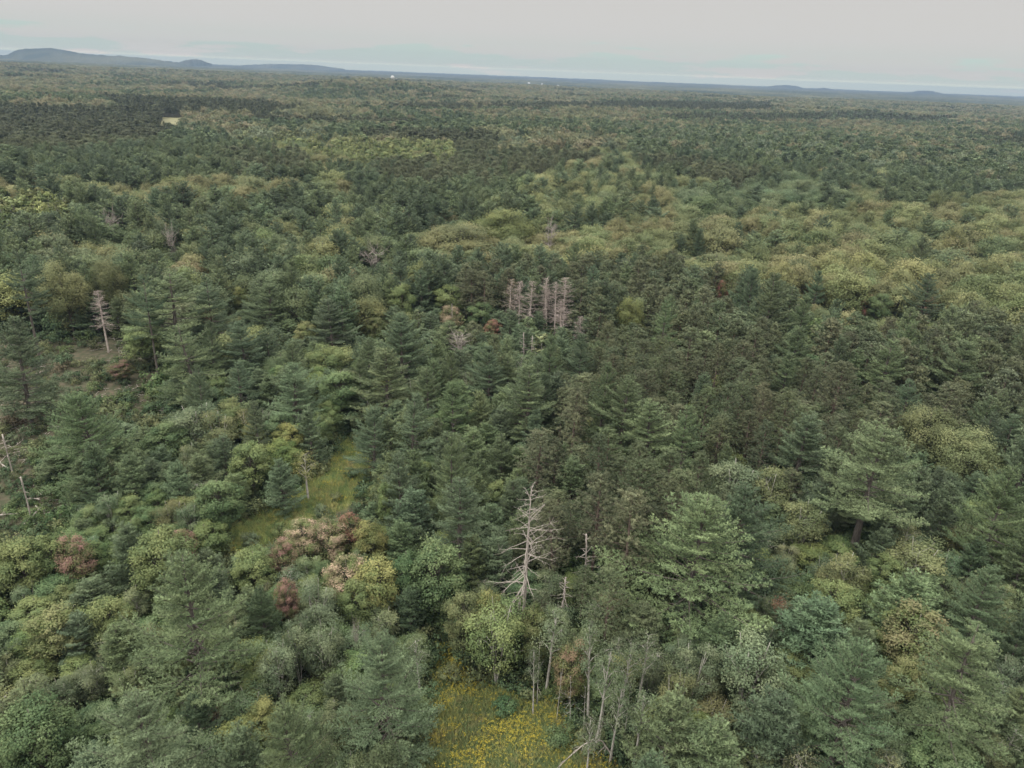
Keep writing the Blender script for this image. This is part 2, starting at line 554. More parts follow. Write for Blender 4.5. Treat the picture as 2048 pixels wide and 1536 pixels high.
def snag(H, R, whorls=16, reach=1.9, z0=0.25, dense=1.0, twig=3, broken=False, sag=0.35, thick=1.0, fuzz=False, bth=1.0):
    w = Wood()
    FZ = []
    line = trunk_line(H, R, 0.012)
    w.tube(line, np.interp(line[:, 2], [0, H * 0.6, H], [0.011 * H, 0.0075 * H, 0.05 if broken else 0.012]) * thick, 7)
    for z in np.linspace(z0 * H, H * 0.98, whorls):
        t = (z / H - z0) / (1 - z0)
        nb = max(1, int(R.integers(2, 5) * dense))
        for i in range(nb):
            az = R.random() * 6.283
            Lb = reach * (0.35 + 0.9 * (1 - t) ** 0.8) * R.uniform(0.35, 1.15)
            e = math.radians(-18 + 62 * t + R.normal(0, 10))
            hd = np.array([math.cos(az), math.sin(az), 0])
            s = np.linspace(0, 1, 6)
            b0 = tline(line, z)
            pth = b0 + hd * (s * Lb * math.cos(e))[:, None] + np.array([0, 0, 1.0]) * (s * Lb * math.sin(e) - sag * Lb * s * s + 0.45 * sag * Lb * s ** 3)[:, None]
            pth[1:] += np.cumsum(R.normal(0, 0.035 * Lb, (5, 3)), 0) * 0.6
            w.tube(pth, np.linspace(0.012 * Lb + 0.024, 0.010, 6) * thick * bth, 4)
            FZ.append(np.concatenate([pth[1:], (pth[1:] + pth[:-1]) / 2]))
            for _ in range(twig):
                k = R.integers(2, 6)
                d = unit(pth[k] - pth[k - 1] + R.normal(0, 0.6, 3))
                l2 = Lb * R.uniform(0.12, 0.34)
                w.tube([pth[k], pth[k] + d * l2 * 0.5, pth[k] + d * l2 + np.array([0, 0, 0.06 * l2])], np.array([0.014, 0.011, 0.006]) * thick, 3)
    if not fuzz:
        return w
    c = np.concatenate(FZ)
    c = np.repeat(c, 2, 0) + R.normal(0, 0.10, (2 * len(c), 3))
    return blades(c, unit(R.normal(size=c.shape) + [0, 0, 0.3]), R.uniform(0.12, 0.3, len(c)), np.full(len(c), 0.016), R), R.random(len(c)), w, unit(R.normal(size=c.shape) + [0, 0, 0.6])


def bare_crown(H, Rm, R, n=26, stems=3):
    """leafless spreading crown of fine twigs"""
    w = Wood()
    for s in range(stems):
        a = s * 6.283 / stems + R.random()
        tip = np.array([math.cos(a) * Rm * 0.35, math.sin(a) * Rm * 0.35, H * 0.75])
        st = np.stack([tip * k * np.array([k, k, 1]) for k in np.linspace(0, 1, 6)])
        w.tube(st, np.linspace(0.09, 0.03, 6), 5)
        for i in range(n):
            k = R.integers(2, 6)
            d = unit(np.array([R.normal(), R.normal(), R.uniform(0.15, 1.1)]))
            l = Rm * R.uniform(0.4, 0.95)
            p = [st[k], st[k] + d * l * 0.5 + R.normal(0, 0.06, 3), st[k] + d * l + R.normal(0, 0.1, 3)]
            w.tube(p, [0.035, 0.025, 0.012], 3)
            for j in range(6):
                b = p[1] + (p[2] - p[1]) * R.random()
                dd = unit(d + R.normal(0, 0.7, 3))
                ll = l * R.uniform(0.2, 0.5)
                w.tube([b, b + dd * ll * 0.5, b + dd * ll + [0, 0, 0.05]], [0.016, 0.012, 0.006], 3)
    return w


# ------------------------------------------------------------------ the stock of trees (mesh data shared by copies)
STOCK = {}
GAIN = 1.7


def stock(key, n, fn, leafmat, woodmat, H, Rm, seed):
    lst = []
    for i in range(n):
        R = np.random.default_rng(seed * 100 + i)
        res = fn(R)
        if isinstance(res, Wood):
            lst.append((None, res.mesh(key + '_wood', woodmat), H, Rm))
        else:
            Qd, T, w, NB = res
            ext = np.percentile(np.hypot(Qd[:, 0, 0], Qd[:, 0, 1]), 90)
            lst.append((quads_mesh(key + '_leaves', Qd, T, leafmat, NB), w.mesh(key + '_wood', woodmat), float(Qd[..., 2].max()), float(ext)))
    STOCK[key] = lst


def build_stock():
    S = stock
    S('wp_near', 5, lambda R: white_pine(16, 4.6, R, Q_NEAR, z0=R.uniform(0.06, 0.16), shape=R.uniform(0.48, 0.72), up=58), M_NEEDLE, M_BARK, 16, 5, 1)
    S('wp_big', 4, lambda R: white_pine(16, 6.6, R, dict(Q_NEAR, wh=0.85, bl=0.46), z0=R.uniform(0.05, 0.10), shape=R.uniform(0.55, 0.75), up=55, droop=-14, lower=1.0, open_=0.04), M_NEEDLE, M_BARK, 16, 6, 41)
    S('wp_open', 2, lambda R: white_pine(16, 5.4, R, Q_NEAR, z0=0.24, open_=0.42, shape=0.62, up=32, droop=-12), M_NEEDLE, M_BARK, 16, 5, 2)
    S('wp_bare', 2, lambda R: white_pine(16, 4.4, R, Q_NEAR, z0=0.48, open_=0.28, shape=0.6, up=35, droop=-8), M_NEEDLE, M_BARK, 16, 5, 3)
    S('wp_fork', 1, lambda R: white_pine(18, 4.8, R, Q_NEAR, z0=0.42, open_=0.1, shape=0.55, up=45, droop=-6, fork=True), M_NEEDLE, M_BARK, 18, 5, 31)
    S('wp_young', 3, lambda R: white_pine(8.5, 2.6, R, dict(Q_NEAR, wh=0.55), z0=0.04, shape=R.uniform(0.5, 0.7), up=60, droop=6, open_=0.05), M_NEEDLE, M_BARK, 8, 2.6, 4)
    S('wp_mid', 8, lambda R: white_pine(16, 4.6, R, Q_MID, z0=R.uniform(0.12, 0.25), shape=R.uniform(0.45, 0.68), open_=0.12, up=55), M_NEEDLE, M_BARK, 16, 5, 5)
    S('wp_far', 6, lambda R: white_pine(16, 4.6, R, Q_FAR, z0=0.2, shape=R.uniform(0.42, 0.65), open_=0.15, up=55), M_NEEDLE, M_BARK, 16, 5, 6)
    S('rp_near', 4, lambda R: red_pine(15, 2.7, R, None), M_NEEDLE, M_RBARK, 15, 2.7, 7)
    S('rp_mid', 4, lambda R: red_pine(15, 2.6, R, None, puffs=9, k=9, ln=0.4, wd=0.12, wh=0.75), M_NEEDLE, M_RBARK, 15, 2.7, 8)
    S('rp_far', 3, lambda R: red_pine(15, 2.6, R, None, puffs=5, k=5, ln=0.75, wd=0.36, wh=1.2), M_NEEDLE, M_RBARK, 15, 2.7, 9)
    S('oak_near', 4, lambda R: broadleaf(13, 4.6, R, cb=0.16, nl=24, nc=20, nleaf=56, ls=0.18, lobe=0.33, flat=0.85, sig=0.34), M_LEAF, M_BARK, 13, 4.6, 10)
    S('oak_mid', 4, lambda R: broadleaf(13, 4.8, R, cb=0.14, nl=22, nc=16, nleaf=30, ls=0.27, lobe=0.34, flat=0.85, top=1.08, sig=0.34), M_LEAF, M_BARK, 13, 4.6, 11)
    S('oak_far', 4, lambda R: broadleaf(13, 4.8, R, cb=0.2, nl=16, nc=9, nleaf=11, ls=0.62, flat=0.85, top=1.08), M_LEAF, M_BARK, 13, 4.6, 12)
    S('maple_near', 5, lambda R: broadleaf(8, 2.3, R, cb=0.1, nl=34, nc=14, nleaf=34, ls=0.135, lobe=0.23, flat=0.75, top=1.15, sig=0.42), M_LEAF, M_BARK, 8, 2.3, 13)
    S('turn_near', 4, lambda R: broadleaf(8, 2.3, R, cb=0.08, nl=34, nc=14, nleaf=32, ls=0.135, lobe=0.23, flat=0.75, top=1.15, sig=0.42), M_TURN, M_BARK, 8, 2.3, 33)
    S('maple_mid', 3, lambda R: broadleaf(8, 2.3, R, cb=0.1, nl=24, nc=8, nleaf=14, ls=0.27, lobe=0.26, flat=0.8, top=1.12, sig=0.4), M_LEAF, M_BARK, 8, 2.3, 14)
    S('aspen_near', 5, lambda R: broadleaf(10, 1.45, R, cb=0.46, nl=11, nc=10, nleaf=20, ls=0.12, lobe=0.5, flat=0.8, narrow=True, sig=0.4), M_LEAF, M_PALE, 10, 1.5, 15)
    S('aspen_bushy', 3, lambda R: broadleaf(9, 2.2, R, cb=0.15, nl=17, nc=19, nleaf=30, ls=0.14, lobe=0.36, flat=0.9, stems=3, top=1.1, sig=0.34), M_LEAF, M_PALE, 9, 2.2, 16)
    S('aspen_mid', 3, lambda R: broadleaf(12, 2.0, R, cb=0.3, nl=12, nc=9, nleaf=14, ls=0.36, lobe=0.46, narrow=True), M_LEAF, M_PALE, 12, 2, 17)
    S('aspen_far', 3, lambda R: broadleaf(13, 2.4, R, cb=0.3, nl=9, nc=5, nleaf=7, ls=0.85, lobe=0.46, narrow=True), M_LEAF, M_PALE, 13, 2, 18)
    S('shrub_near', 4, lambda R: broadleaf(2.2, 1.3, R, cb=0.02, nl=10, nc=12, nleaf=18, ls=0.13, lobe=0.42, flat=0.7, stems=3), M_LEAF, M_BARK, 2.2, 1.3, 19)
    S('shrub_low', 3, lambda R: broadleaf(1.6, 1.3, R, cb=0.02, nl=8, nc=6, nleaf=12, ls=0.2, lobe=0.45, flat=0.7, stems=2), M_LEAF, M_BARK, 1.6, 1.3, 20)
    S('snag_tall', 1, lambda R: snag(16.5, R, 24, 2.9, 0.3, 1.0, 5, thick=0.95, bth=0.8), None, M_DEAD, 16.5, 2.3, 21)
    S('snag_row', 4, lambda R: snag(13.5, R, 24, 1.1, 0.42, 1.5, 4, sag=-0.1, thick=0.68, fuzz=True, bth=0.85), M_NEEDLE, M_DROW, 13.5, 1.2, 22)
    S('snag_small', 2, lambda R: snag(8, R, 10, 0.95, 0.4, 1.0, 2, broken=True), None, M_DEAD, 8, 0.9, 23)
    S('snag_pole', 2, lambda R: snag(5.5, R, 4, 0.5, 0.5, 0.6, 1, broken=True, thick=1.05), None, M_DEAD, 5.5, 0.5, 24)
    S('stem', 4, lambda R: snag(6.5, R, 8, 0.75, 0.35, 0.7, 2, thick=0.42, sag=-0.3), None, M_PALE, 6.5, 0.7, 26)
    S('bare', 3, lambda R: bare_crown(7, 2.2, R), None, M_DEAD, 7, 2.2, 25)


build_stock()

PALETTE = {
    'wp': [(0.069, 0.095, 0.050), (0.074, 0.098, 0.047), (0.057, 0.080, 0.043), (0.079, 0.103, 0.049)],
    'rp': [(0.061, 0.074, 0.038), (0.066, 0.075, 0.040), (0.056, 0.069, 0.036)],
    'oak': [(0.095, 0.103, 0.044), (0.084, 0.097, 0.043), (0.107, 0.107, 0.050), (0.075, 0.091, 0.042)],
    'oakg': [(0.060, 0.082, 0.042), (0.068, 0.088, 0.043), (0.072, 0.090, 0.046)],
    'maple': [(0.060, 0.086, 0.036), (0.068, 0.094, 0.037), (0.052, 0.077, 0.036), (0.078, 0.099, 0.040)],
    'aspen': [(0.074, 0.096, 0.052), (0.084, 0.100, 0.050), (0.066, 0.088, 0.048)],
    'poplar': [(0.104, 0.124, 0.052), (0.096, 0.114, 0.048)],
}
C = dict(blue=(0.068, 0.096, 0.053), pine=(0.074, 0.101, 0.048), dpine=(0.057, 0.082, 0.044), ypine=(0.076, 0.106, 0.056), hpine=(0.081, 0.112, 0.052), red=(0.14, 0.072, 0.054), crimson=(0.125, 0.078, 0.062),
         pink=(0.185, 0.142, 0.098), orange=(0.088, 0.082, 0.042), yellow=(0.108, 0.112, 0.042), ygreen=(0.078, 0.100, 0.040), green=(0.060, 0.086, 0.038), dgreen=(0.048, 0.080, 0.036),
         grey=(0.074, 0.094, 0.052), pale=(0.092, 0.116, 0.066), olive=(0.085, 0.096, 0.044), roak=(0.090, 0.098, 0.045), brown=(0.066, 0.073, 0.040), rust=(0.108, 0.082, 0.05), white=(0.16, 0.19, 0.14))
SPECIES = {'wp': ('white_pine', 'white pine'), 'rp': ('red_pine', 'red pine'), 'oak': ('oak_tree', 'oak'), 'oakg': ('oak_tree', 'oak'), 'maple': ('maple_tree', 'maple'),
           'aspen': ('aspen_tree', 'aspen'), 'poplar': ('poplar_tree', 'poplar'), 'shrub': ('shrub', 'shrub'), 'snag': ('dead_pine', 'dead tree'), 'bare': ('dead_tree', 'dead tree'), 'stem': ('bare_sapling', 'bare sapling')}


def plant(kind, key, var, loc, rz, h, r, color, label, group=None, part_label=None):
    """one tree: an Empty at its foot with trunk and crown"""
    leaf, wood, H1, R1 = STOCK[key][var % len(STOCK[key])]
    nm, cat = SPECIES[kind]
    e = bpy.data.objects.new(nm, None)
    e.empty_display_size = 0.5
    link(e)
    e.location = loc
    e.rotation_euler = (0, 0, rz) if kind == 'bare' or 'tall' in key else (rng.normal(0, 0.035), rng.normal(0, 0.035), rz)
    e.scale = (r / R1, r / R1, h / H1)
    tag(e, label, cat, group)
    t = link(bpy.data.objects.new('trunk', wood), e)
    if leaf is not None:
        c = link(bpy.data.objects.new('crown', leaf), e)
        c['leaf_colour'] = [float(a * GAIN) for a in color]
    return e

# ------------------------------------------------------------------ ground and open places
MEADOW = [(838, 1620), (852, 1450), (866, 1385), (872, 1300), (862, 1262), (886, 1256), (905, 1300), (945, 1370), (1020, 1392), (1085, 1402), (1130, 1440), (1165, 1490), (1240, 1540), (1250, 1620)]
GLADE = [(438, 1112), (452, 1062), (500, 1040), (560, 1003), (610, 970), (655, 938), (668, 900), (690, 868), (706, 866), (716, 898), (756, 922), (738, 965), (712, 1004), (640, 1046), (560, 1072), (500, 1112)]
CLEAR = [(-260, 690), (60, 665), (200, 672), (330, 690), (345, 745), (300, 790), (345, 830), (300, 850), (235, 830), (120, 880), (60, 900), (110, 985), (160, 1000), (100, 1070), (-260, 1150)]
G_MEADOW, G_GLADE, G_CLEAR = poly_at(MEADOW), poly_at(GLADE), poly_at(CLEAR)


def ground_material():
    m = bpy.data.materials.new('forest_floor')
    m.use_nodes = True
    t = m.node_tree
    p = t.nodes['Principled BSDF']
    p.inputs['Roughness'].default_value = 0.95
    p.inputs['Specular IOR Level'].default_value = 0.1
    c = N(t, 'ShaderNodeTexCoord')

    def noise(sc, det=6):
        n_ = N(t, 'ShaderNodeTexNoise')
        n_.inputs['Scale'].default_value = sc
        n_.inputs['Detail'].default_value = det
        L(t, c, 'Object', n_, 'Vector')
        return n_

    def ramp(n_, a, b, lo=0.35, hi=0.65):
        r = N(t, 'ShaderNodeValToRGB')
        r.color_ramp.elements[0].position, r.color_ramp.elements[0].color = lo, (*a, 1)
        r.color_ramp.elements[1].position, r.color_ramp.elements[1].color = hi, (*b, 1)
        L(t, n_, 0, r, 0)
        return r
    floor = ramp(noise(0.9), (0.030, 0.034, 0.018), (0.052, 0.046, 0.030))
    grass = ramp(noise(0.6), (0.075, 0.092, 0.032), (0.125, 0.125, 0.045))
    slash = ramp(noise(1.1, 8), (0.042, 0.046, 0.026), (0.084, 0.068, 0.048), 0.40, 0.70)
    am = N(t, 'ShaderNodeAttribute', attribute_name='open_ground')
    sp = N(t, 'ShaderNodeSeparateXYZ')
    L(t, am, 'Vector', sp, 0)
    m1 = N(t, 'ShaderNodeMix', data_type='RGBA')
    L(t, sp, 0, m1, 0); L(t, floor, 0, m1, 6); L(t, grass, 0, m1, 7)
    m2 = N(t, 'ShaderNodeMix', data_type='RGBA')
    L(t, sp, 1, m2, 0); L(t, m1, 2, m2, 6); L(t, slash, 0, m2, 7)
    L(t, m2, 2, p, 0)
    b = N(t, 'ShaderNodeBump', i_0=0.6)
    L(t, noise(3.0, 8), 0, b, 2)
    L(t, b, 0, p, 'Normal')
    return m


def make_ground():
    rs = np.concatenate([np.arange(2, 200, 1.6), np.geomspace(200, 14000, 120)])
    a_f = np.radians(np.arange(-58, 58.01, 0.5))
    a_b = np.radians(np.arange(64, 300, 8.0))
    an = np.concatenate([a_f, a_b])
    X, Y = rs[:, None] * np.sin(an), rs[:, None] * np.cos(an)
    Z = land(X, Y)
    d = np.hypot(X, Y)
    Z = Z + 0.5 * (vnoise(X, Y, 6, 8) - 0.5) * (d < 400)
    na = len(an)
    v = np.concatenate([[[0, 0, 0]], np.stack([X, Y, Z], -1).reshape(-1, 3)])
    f = []
    for j in range(na):
        f.append((0, 1 + (j + 1) % na, 1 + j))
    for i in range(len(rs) - 1):
        for j in range(na):
            j2 = (j + 1) % na
            f.append((1 + i * na + j, 1 + i * na + j2, 1 + (i + 1) * na + j2, 1 + (i + 1) * na + j))
    me = bpy.data.meshes.new('ground')
    me.from_pydata(v.tolist(), [], f)
    me.polygons.foreach_set('use_smooth', np.ones(len(f), bool))
    P = v[:, :2]
    k = np.zeros((len(v), 3), np.float32)
    k[:, 0] = inside(P, G_MEADOW) | inside(P, G_GLADE)
    k[:, 1] = inside(P, G_CLEAR)
    at_ = me.attributes.new('open_ground', 'FLOAT_VECTOR', 'POINT')
    at_.data.foreach_set('vector', k.ravel())
    me.materials.append(ground_material())
    me.update()
    tag(link(bpy.data.objects.new('ground', me)), kind='structure')


make_ground()

# ------------------------------------------------------------------ trees one can tell apart: kind, stock, top in the photo (u, v), crown width in photo pixels, height, colour, label
HEROES = [
    # foreground pines
    ('wp', 'wp_big', 0, 358, 1112, 285, 16, 'pine', 'huge dense white pine standing in front of the pink and yellow maples, left foreground'),
    ('wp', 'wp_big', 1, 265, 1380, 285, 13, 'ypine', 'broad grey-green white pine below the huge dense pine, at the bottom left'),
    ('wp', 'wp_big', 2, 766, 1246, 205, 14, 'ypine', 'pointed yellow-tinged white pine along the left edge of the goldenrod meadow'),
    ('wp', 'wp_big', 3, 578, 1398, 165, 12, 'pine', 'grey-green white pine just left of the pointed pine by the goldenrod meadow'),
    ('wp', 'wp_young', 0, 478, 1446, 120, 9, 'ypine', 'small olive white pine squeezed between two broad pines along the bottom edge'),
    ('wp', 'wp_big', 4, 1408, 985, 300, 16, 'hpine', 'largest white pine, with long layered boughs, right of the bleached snags'),
    ('wp', 'wp_big', 1, 1502, 962, 220, 15.5, 'dpine', 'tall white pine close behind the largest layered pine'),
    ('wp', 'wp_big', 3, 1734, 1288, 215, 14, 'ypine', 'full light green white pine in front of the orange-tinged maple, lower right'),
    ('wp', 'wp_open', 0, 1968, 1256, 210, 15, 'pine', 'sparse white pine with long drooping boughs and bare trunk, lower right corner'),
    ('wp', 'wp_fork', 0, 1775, 838, 180, 18, 'pine', 'white pine with a thick forked trunk showing below its crown, right side'),
    ('wp', 'wp_big', 2, 2036, 925, 150, 16, 'pine', 'white pine cut by the right edge beside the fork-trunked pine'),
    ('wp', 'wp_near', 0, 1987, 1128, 130, 12, 'ypine', 'pale white pine above the sparse drooping pine at the right edge'),
    ('wp', 'wp_young', 1, 1846, 1150, 150, 9.5, 'pine', 'soft low white pine above the orange-tinged maple'),
    ('wp', 'wp_young', 2, 1647, 1196, 150, 9, 'dpine', 'dark rounded white pine between the largest pine and the orange-tinged maple'),
    ('wp', 'wp_young', 0, 1353, 1385, 130, 10, 'pine', 'green white pine right of the leaning bleached tree, bottom edge'),
    ('wp', 'wp_young', 1, 1432, 1432, 140, 9, 'pine', 'bushy white pine at the bottom edge below the grey-green aspen thicket'),
    ('wp', 'wp_young', 2, 1560, 1378, 130, 9, 'dpine', 'dark white pine mixed with leaves left of the full light green pine'),
    # pines in the middle
    ('wp', 'wp_near', 4, 916, 958, 135, 13, 'blue', 'blue-green cone-shaped white pine left of the tall bleached snag'),
    ('wp', 'wp_near', 0, 905, 868, 110, 15, 'pine', 'tall white pine directly behind the blue-green cone-shaped pine'),
    ('wp', 'wp_young', 2, 830, 972, 80, 9, 'blue', 'small blue-green white pine left of the cone-shaped one'),
    ('wp', 'wp_near', 1, 800, 905, 85, 12, 'blue', 'blue-green white pine right of the upper end of the grassy glade'),
    ('wp', 'wp_near', 2, 816, 783, 100, 13, 'ypine', 'yellowish-green white pine behind the upper end of the grassy glade'),
    ('wp', 'wp_near', 3, 741, 812, 80, 11, 'blue', 'white pine standing alone at the head of the grassy glade'),
    ('wp', 'wp_near', 4, 800, 628, 110, 16, 'blue', 'tall blue-green white pine left of the grey leafless crown'),
    ('wp', 'wp_near', 1, 772, 690, 120, 14, 'pine', 'wide white pine in front of the tall blue-green one, left of the leafless crown'),
    ('wp', 'wp_near', 2, 1062, 727, 140, 14, 'pine', 'wide spreading white pine in front of the short twin snags'),
    ('wp', 'wp_near', 3, 1167, 662, 72, 14, 'blue', 'pointed white pine below the right end of the dead pine row'),
    ('wp', 'wp_near', 0, 1210, 722, 95, 17, 'pine', 'narrow-tipped white pine at the left of the big pine clump'),
    ('wp', 'wp_big', 1, 1250, 750, 170, 16, 'pine', 'broadest white pine in the middle of the big pine clump'),
    ('wp', 'wp_near', 4, 1312, 798, 140, 14, 'pine', 'white pine on the near right side of the big pine clump'),
    ('wp', 'wp_near', 2, 1378, 808, 100, 14, 'pine', 'rightmost white pine of the big pine clump amid red pines'),
    ('wp', 'wp_near', 3, 905, 760, 90, 12, 'pine', 'white pine between the yellowish pine and the wide spreading pine'),
    ('wp', 'wp_near', 0, 980, 690, 100, 13, 'blue', 'white pine just right of the grey leafless crown'),
    ('wp', 'wp_young', 0, 1073, 815, 55, 9, 'blue', 'slim young white pine at the foot of the wide spreading pine'),
    ('wp', 'wp_young', 1, 1465, 886, 50, 9, 'pine', 'narrow young white pine right of the big pine clump'),
    ('wp', 'wp_young', 2, 1145, 915, 80, 9, 'pine', 'light green white pine behind the tall bleached snag, among red pines'),
    ('wp', 'wp_near', 1, 1615, 824, 130, 14, 'blue', 'white pine with spread boughs left of the fork-trunked pine'),
    ('wp', 'wp_near', 2, 1790, 680, 125, 15, 'pine', 'white pine with upswept boughs behind the fork-trunked pine'),
    ('wp', 'wp_near', 3, 1932, 675, 125, 15.5, 'pine', 'broad white pine right of the upswept pine, near the right edge'),
    ('wp', 'wp_near', 4, 1552, 545, 95, 19, 'pine', 'tallest cone-shaped white pine rising from the red pines below the oak canopy'),
    ('wp', 'wp_near', 0, 1512, 534, 60, 16, 'dpine', 'white pine tucked behind the left side of the tallest cone-shaped pine'),
    ('wp', 'wp_near', 1, 1600, 648, 78, 13, 'pine', 'white pine in front of the tallest cone-shaped pine, on its right'),
    ('wp', 'wp_near', 3, 1612, 588, 65, 14, 'pine', 'white pine behind and right of the tallest cone-shaped pine'),
    ('wp', 'wp_near', 2, 1867, 546, 90, 15, 'dpine', 'big dark white pine standing against the oak canopy, right side'),
    ('wp', 'wp_near', 0, 1642, 540, 50, 13, 'dpine', 'dark little white pine at the edge of the oaks, left of the big dark pine'),
    ('wp', 'wp_near', 4, 1580, 702, 65, 12, 'pine', 'shorter white pine below the tallest cone-shaped pine among red pines'),
    ('wp', 'wp_bare', 1, 1333, 590, 50, 17, 'pine', 'white pine with a long bare trunk right of the dead pine row'),
    ('wp', 'wp_near', 2, 1145, 405, 72, 16, 'dpine', 'dark white pine just right of the grey leafless crown in the oaks'),
    ('wp', 'wp_near', 1, 1405, 455, 40, 14, 'dpine', 'dark pine poking up through the yellow-olive oak canopy'),
    ('wp', 'wp_near', 3, 1475, 440, 42, 15, 'dpine', 'bushy dark pine alone in the yellow-olive oaks right of centre'),
    # pines on the left
    ('wp', 'wp_big', 3, 168, 772, 160, 14.5, 'pine', 'big pale green white pine standing in the logged clearing'),
    ('wp', 'wp_open', 1, 371, 640, 112, 15, 'pine', 'airy white pine with its trunk showing through, right edge of the clearing'),
    ('wp', 'wp_near', 4, 6, 630, 120, 17, 'dpine', 'tall white pine cut by the left edge beside the clearing'),
    ('wp', 'wp_bare', 0, 25, 497, 75, 20, 'dpine', 'thin-crowned white pine with a long grey trunk at the left edge'),
    ('wp', 'wp_bare', 1, 326, 538, 150, 19, 'pine', 'flat-topped white pine with layered crown and bare trunk behind the clearing'),
    ('wp', 'wp_bare', 0, 280, 548, 70, 19, 'dpine', 'white pine with a leaning bare trunk left of the flat-topped one'),
    ('wp', 'wp_open', 0, 413, 560, 90, 16, 'blue', 'thin white pine with rust-brown dead boughs, right of the flat-topped one'),
    ('wp', 'wp_near', 0, 482, 640, 110, 13, 'blue', 'blue-green white pine to the right of the airy pine by the clearing'),
    ('wp', 'wp_big', 1, 582, 724, 150, 12.5, 'blue', 'broad blue-green white pine left of the bright maples'),
    ('wp', 'wp_near', 2, 470, 720, 80, 11, 'blue', 'white pine between the airy pine and the broad blue-green one'),
    ('wp', 'wp_young', 1, 559, 912, 62, 8, 'blue', 'young blue-green white pine beside the grassy glade, next to a yellow-green aspen'),
    ('wp', 'wp_near', 3, 530, 560, 100, 14, 'pine', 'white pine behind the little yellow spire-shaped maple'),
    ('wp', 'wp_near', 4, 660, 600, 95, 13, 'blue', 'blue-green white pine left of the orange-topped bush'),
    # dead trees
    ('snag', 'snag_tall', 0, 1060, 974, 115, 16.5, 'white', 'tall bleached snag with many bare boughs standing in the middle foreground'),
    ('snag', 'snag_small', 0, 1181, 1066, 50, 8.5, 'white', 'shorter bleached snag right of the tall one'),
    ('snag', 'snag_small', 1, 1131, 1150, 44, 6, 'white', 'smallest bleached snag, low between the two others'),
    ('snag', 'snag_row', 0, 1021, 556, 34, 12.5, 'rust', 'dead pine with rust-red twigs at the left end of the dead row'),
    ('snag', 'snag_row', 1, 1041, 561, 28, 13, 'twig', 'grey dead pine, second from the left in the dead row'),
    ('snag', 'snag_row', 2, 1062, 560, 32, 13.5, 'twig', 'grey dead pine, third from the left in the dead row'),
    ('snag', 'snag_row', 3, 1093, 553, 36, 13.8, 'twig', 'palest and bushiest dead pine in the middle of the dead row'),
    ('snag', 'snag_row', 1, 1101, 571, 26, 12.5, 'twig', 'thin dead pine just behind the palest one of the dead row'),
    ('snag', 'snag_row', 0, 1116, 565, 32, 13.2, 'twig', 'dead pine second from the right end of the dead row'),
    ('snag', 'snag_row', 2, 1134, 553, 36, 14, 'twig', 'dead pine at the right end of the dead row'),
    ('snag', 'snag_row', 3, 1128, 598, 34, 11, 'twig', 'shorter pinkish dead pine in front of the right end of the dead row'),
    ('snag', 'snag_small', 0, 1052, 664, 26, 8, 'white', 'left one of the short twin snags below the dead pine row'),
    ('snag', 'snag_small', 1, 1064, 670, 24, 7.5, 'white', 'right one of the short twin snags below the dead pine row'),
    ('snag', 'snag_small', 0, 906, 608, 16, 8, 'white', 'slim pale dead stem left of the dead pine row, by pinkish leaves'),
    ('snag', 'snag_row', 1, 1166, 632, 26, 9, 'twig', 'lone grey snag just right of the dead pine row'),
    ('snag', 'snag_row', 2, 192, 580, 34, 12, 'twig', 'grey half-dead pine stem at the back of the logged clearing'),
    ('snag', 'snag_pole', 0, 39, 952, 30, 6, 'white', 'pale broken trunk standing among the logs in the clearing'),
    ('snag', 'snag_pole', 1, 3, 868, 26, 6, 'white', 'broken pale trunk at the very left edge of the clearing'),
    ('bare', 'bare', 0, 920, 656, 56, 7.5, 'white', 'grey leafless spreading crown left of the short twin snags'),
    ('bare', 'bare', 1, 1103, 432, 32, 15, 'white', 'grey leafless crown standing in the oaks beside a dark pine'),
    ('bare', 'bare', 2, 214, 416, 44, 15, 'white', 'larger purple-grey leafless crown far left, behind the pines'),
    ('bare', 'bare', 0, 258, 404, 30, 14, 'white', 'smaller grey leafless crown right of the purple-grey one'),
    ('bare', 'bare', 1, 745, 485, 60, 12, 'white', 'dull grey leafless crown in the pines left of the big round oak'),
    ('bare', 'bare', 2, 335, 446, 30, 14, 'white', 'grey leafless pine top amid the dense white pines, left'),
    ('bare', 'bare', 1, 708, 1230, 20, 7, 'white', 'thin grey bare sapling behind the pointed pine by the meadow'),
    ('stem', 'stem', 0, 1082, 1292, 30, 7, 'white', 'thin bare pale stem at the top right corner of the goldenrod meadow'),
    ('stem', 'stem', 1, 1122, 1330, 34, 6.5, 'white', 'bare forked stem standing over the right end of the meadow'),
    ('stem', 'stem', 2, 1150, 1352, 30, 6, 'white', 'leafless grey stem left of the tall pale-trunked aspen'),
    ('stem', 'stem', 3, 1178, 1372, 32, 6, 'white', 'bare stem close below the tall pale-trunked aspen'),
    ('stem', 'stem', 0, 1208, 1395, 34, 6, 'white', 'spindly bare stem between two low grey aspens'),
    ('stem', 'stem', 1, 1236, 1330, 30, 7, 'white', 'bare stem right behind the tall pale-trunked aspen'),
    ('stem', 'stem', 2, 1262, 1378, 28, 6, 'white', 'bare stem left of the low pale aspen at the bottom edge'),
    ('stem', 'stem', 3, 1282, 1330, 28, 7, 'white', 'bare stem below the thin aspen at the right end'),
    ('stem', 'stem', 1, 1196, 1440, 26, 5, 'white', 'short bare stem rising beside the bent bleached tree'),
    ('shrub', 'shrub_near', 0, 640, 1010, 30, 1.8, 'grey', 'grey-green shrub alone in the middle of the grassy glade'),
    ('shrub', 'shrub_near', 1, 672, 985, 22, 1.4, 'olive', 'small olive shrub in the glade, right of the yellow-green aspen'),
    ('shrub', 'shrub_near', 2, 560, 1046, 34, 1.8, 'ygreen', 'yellow-green shrub at the near end of the grassy glade'),
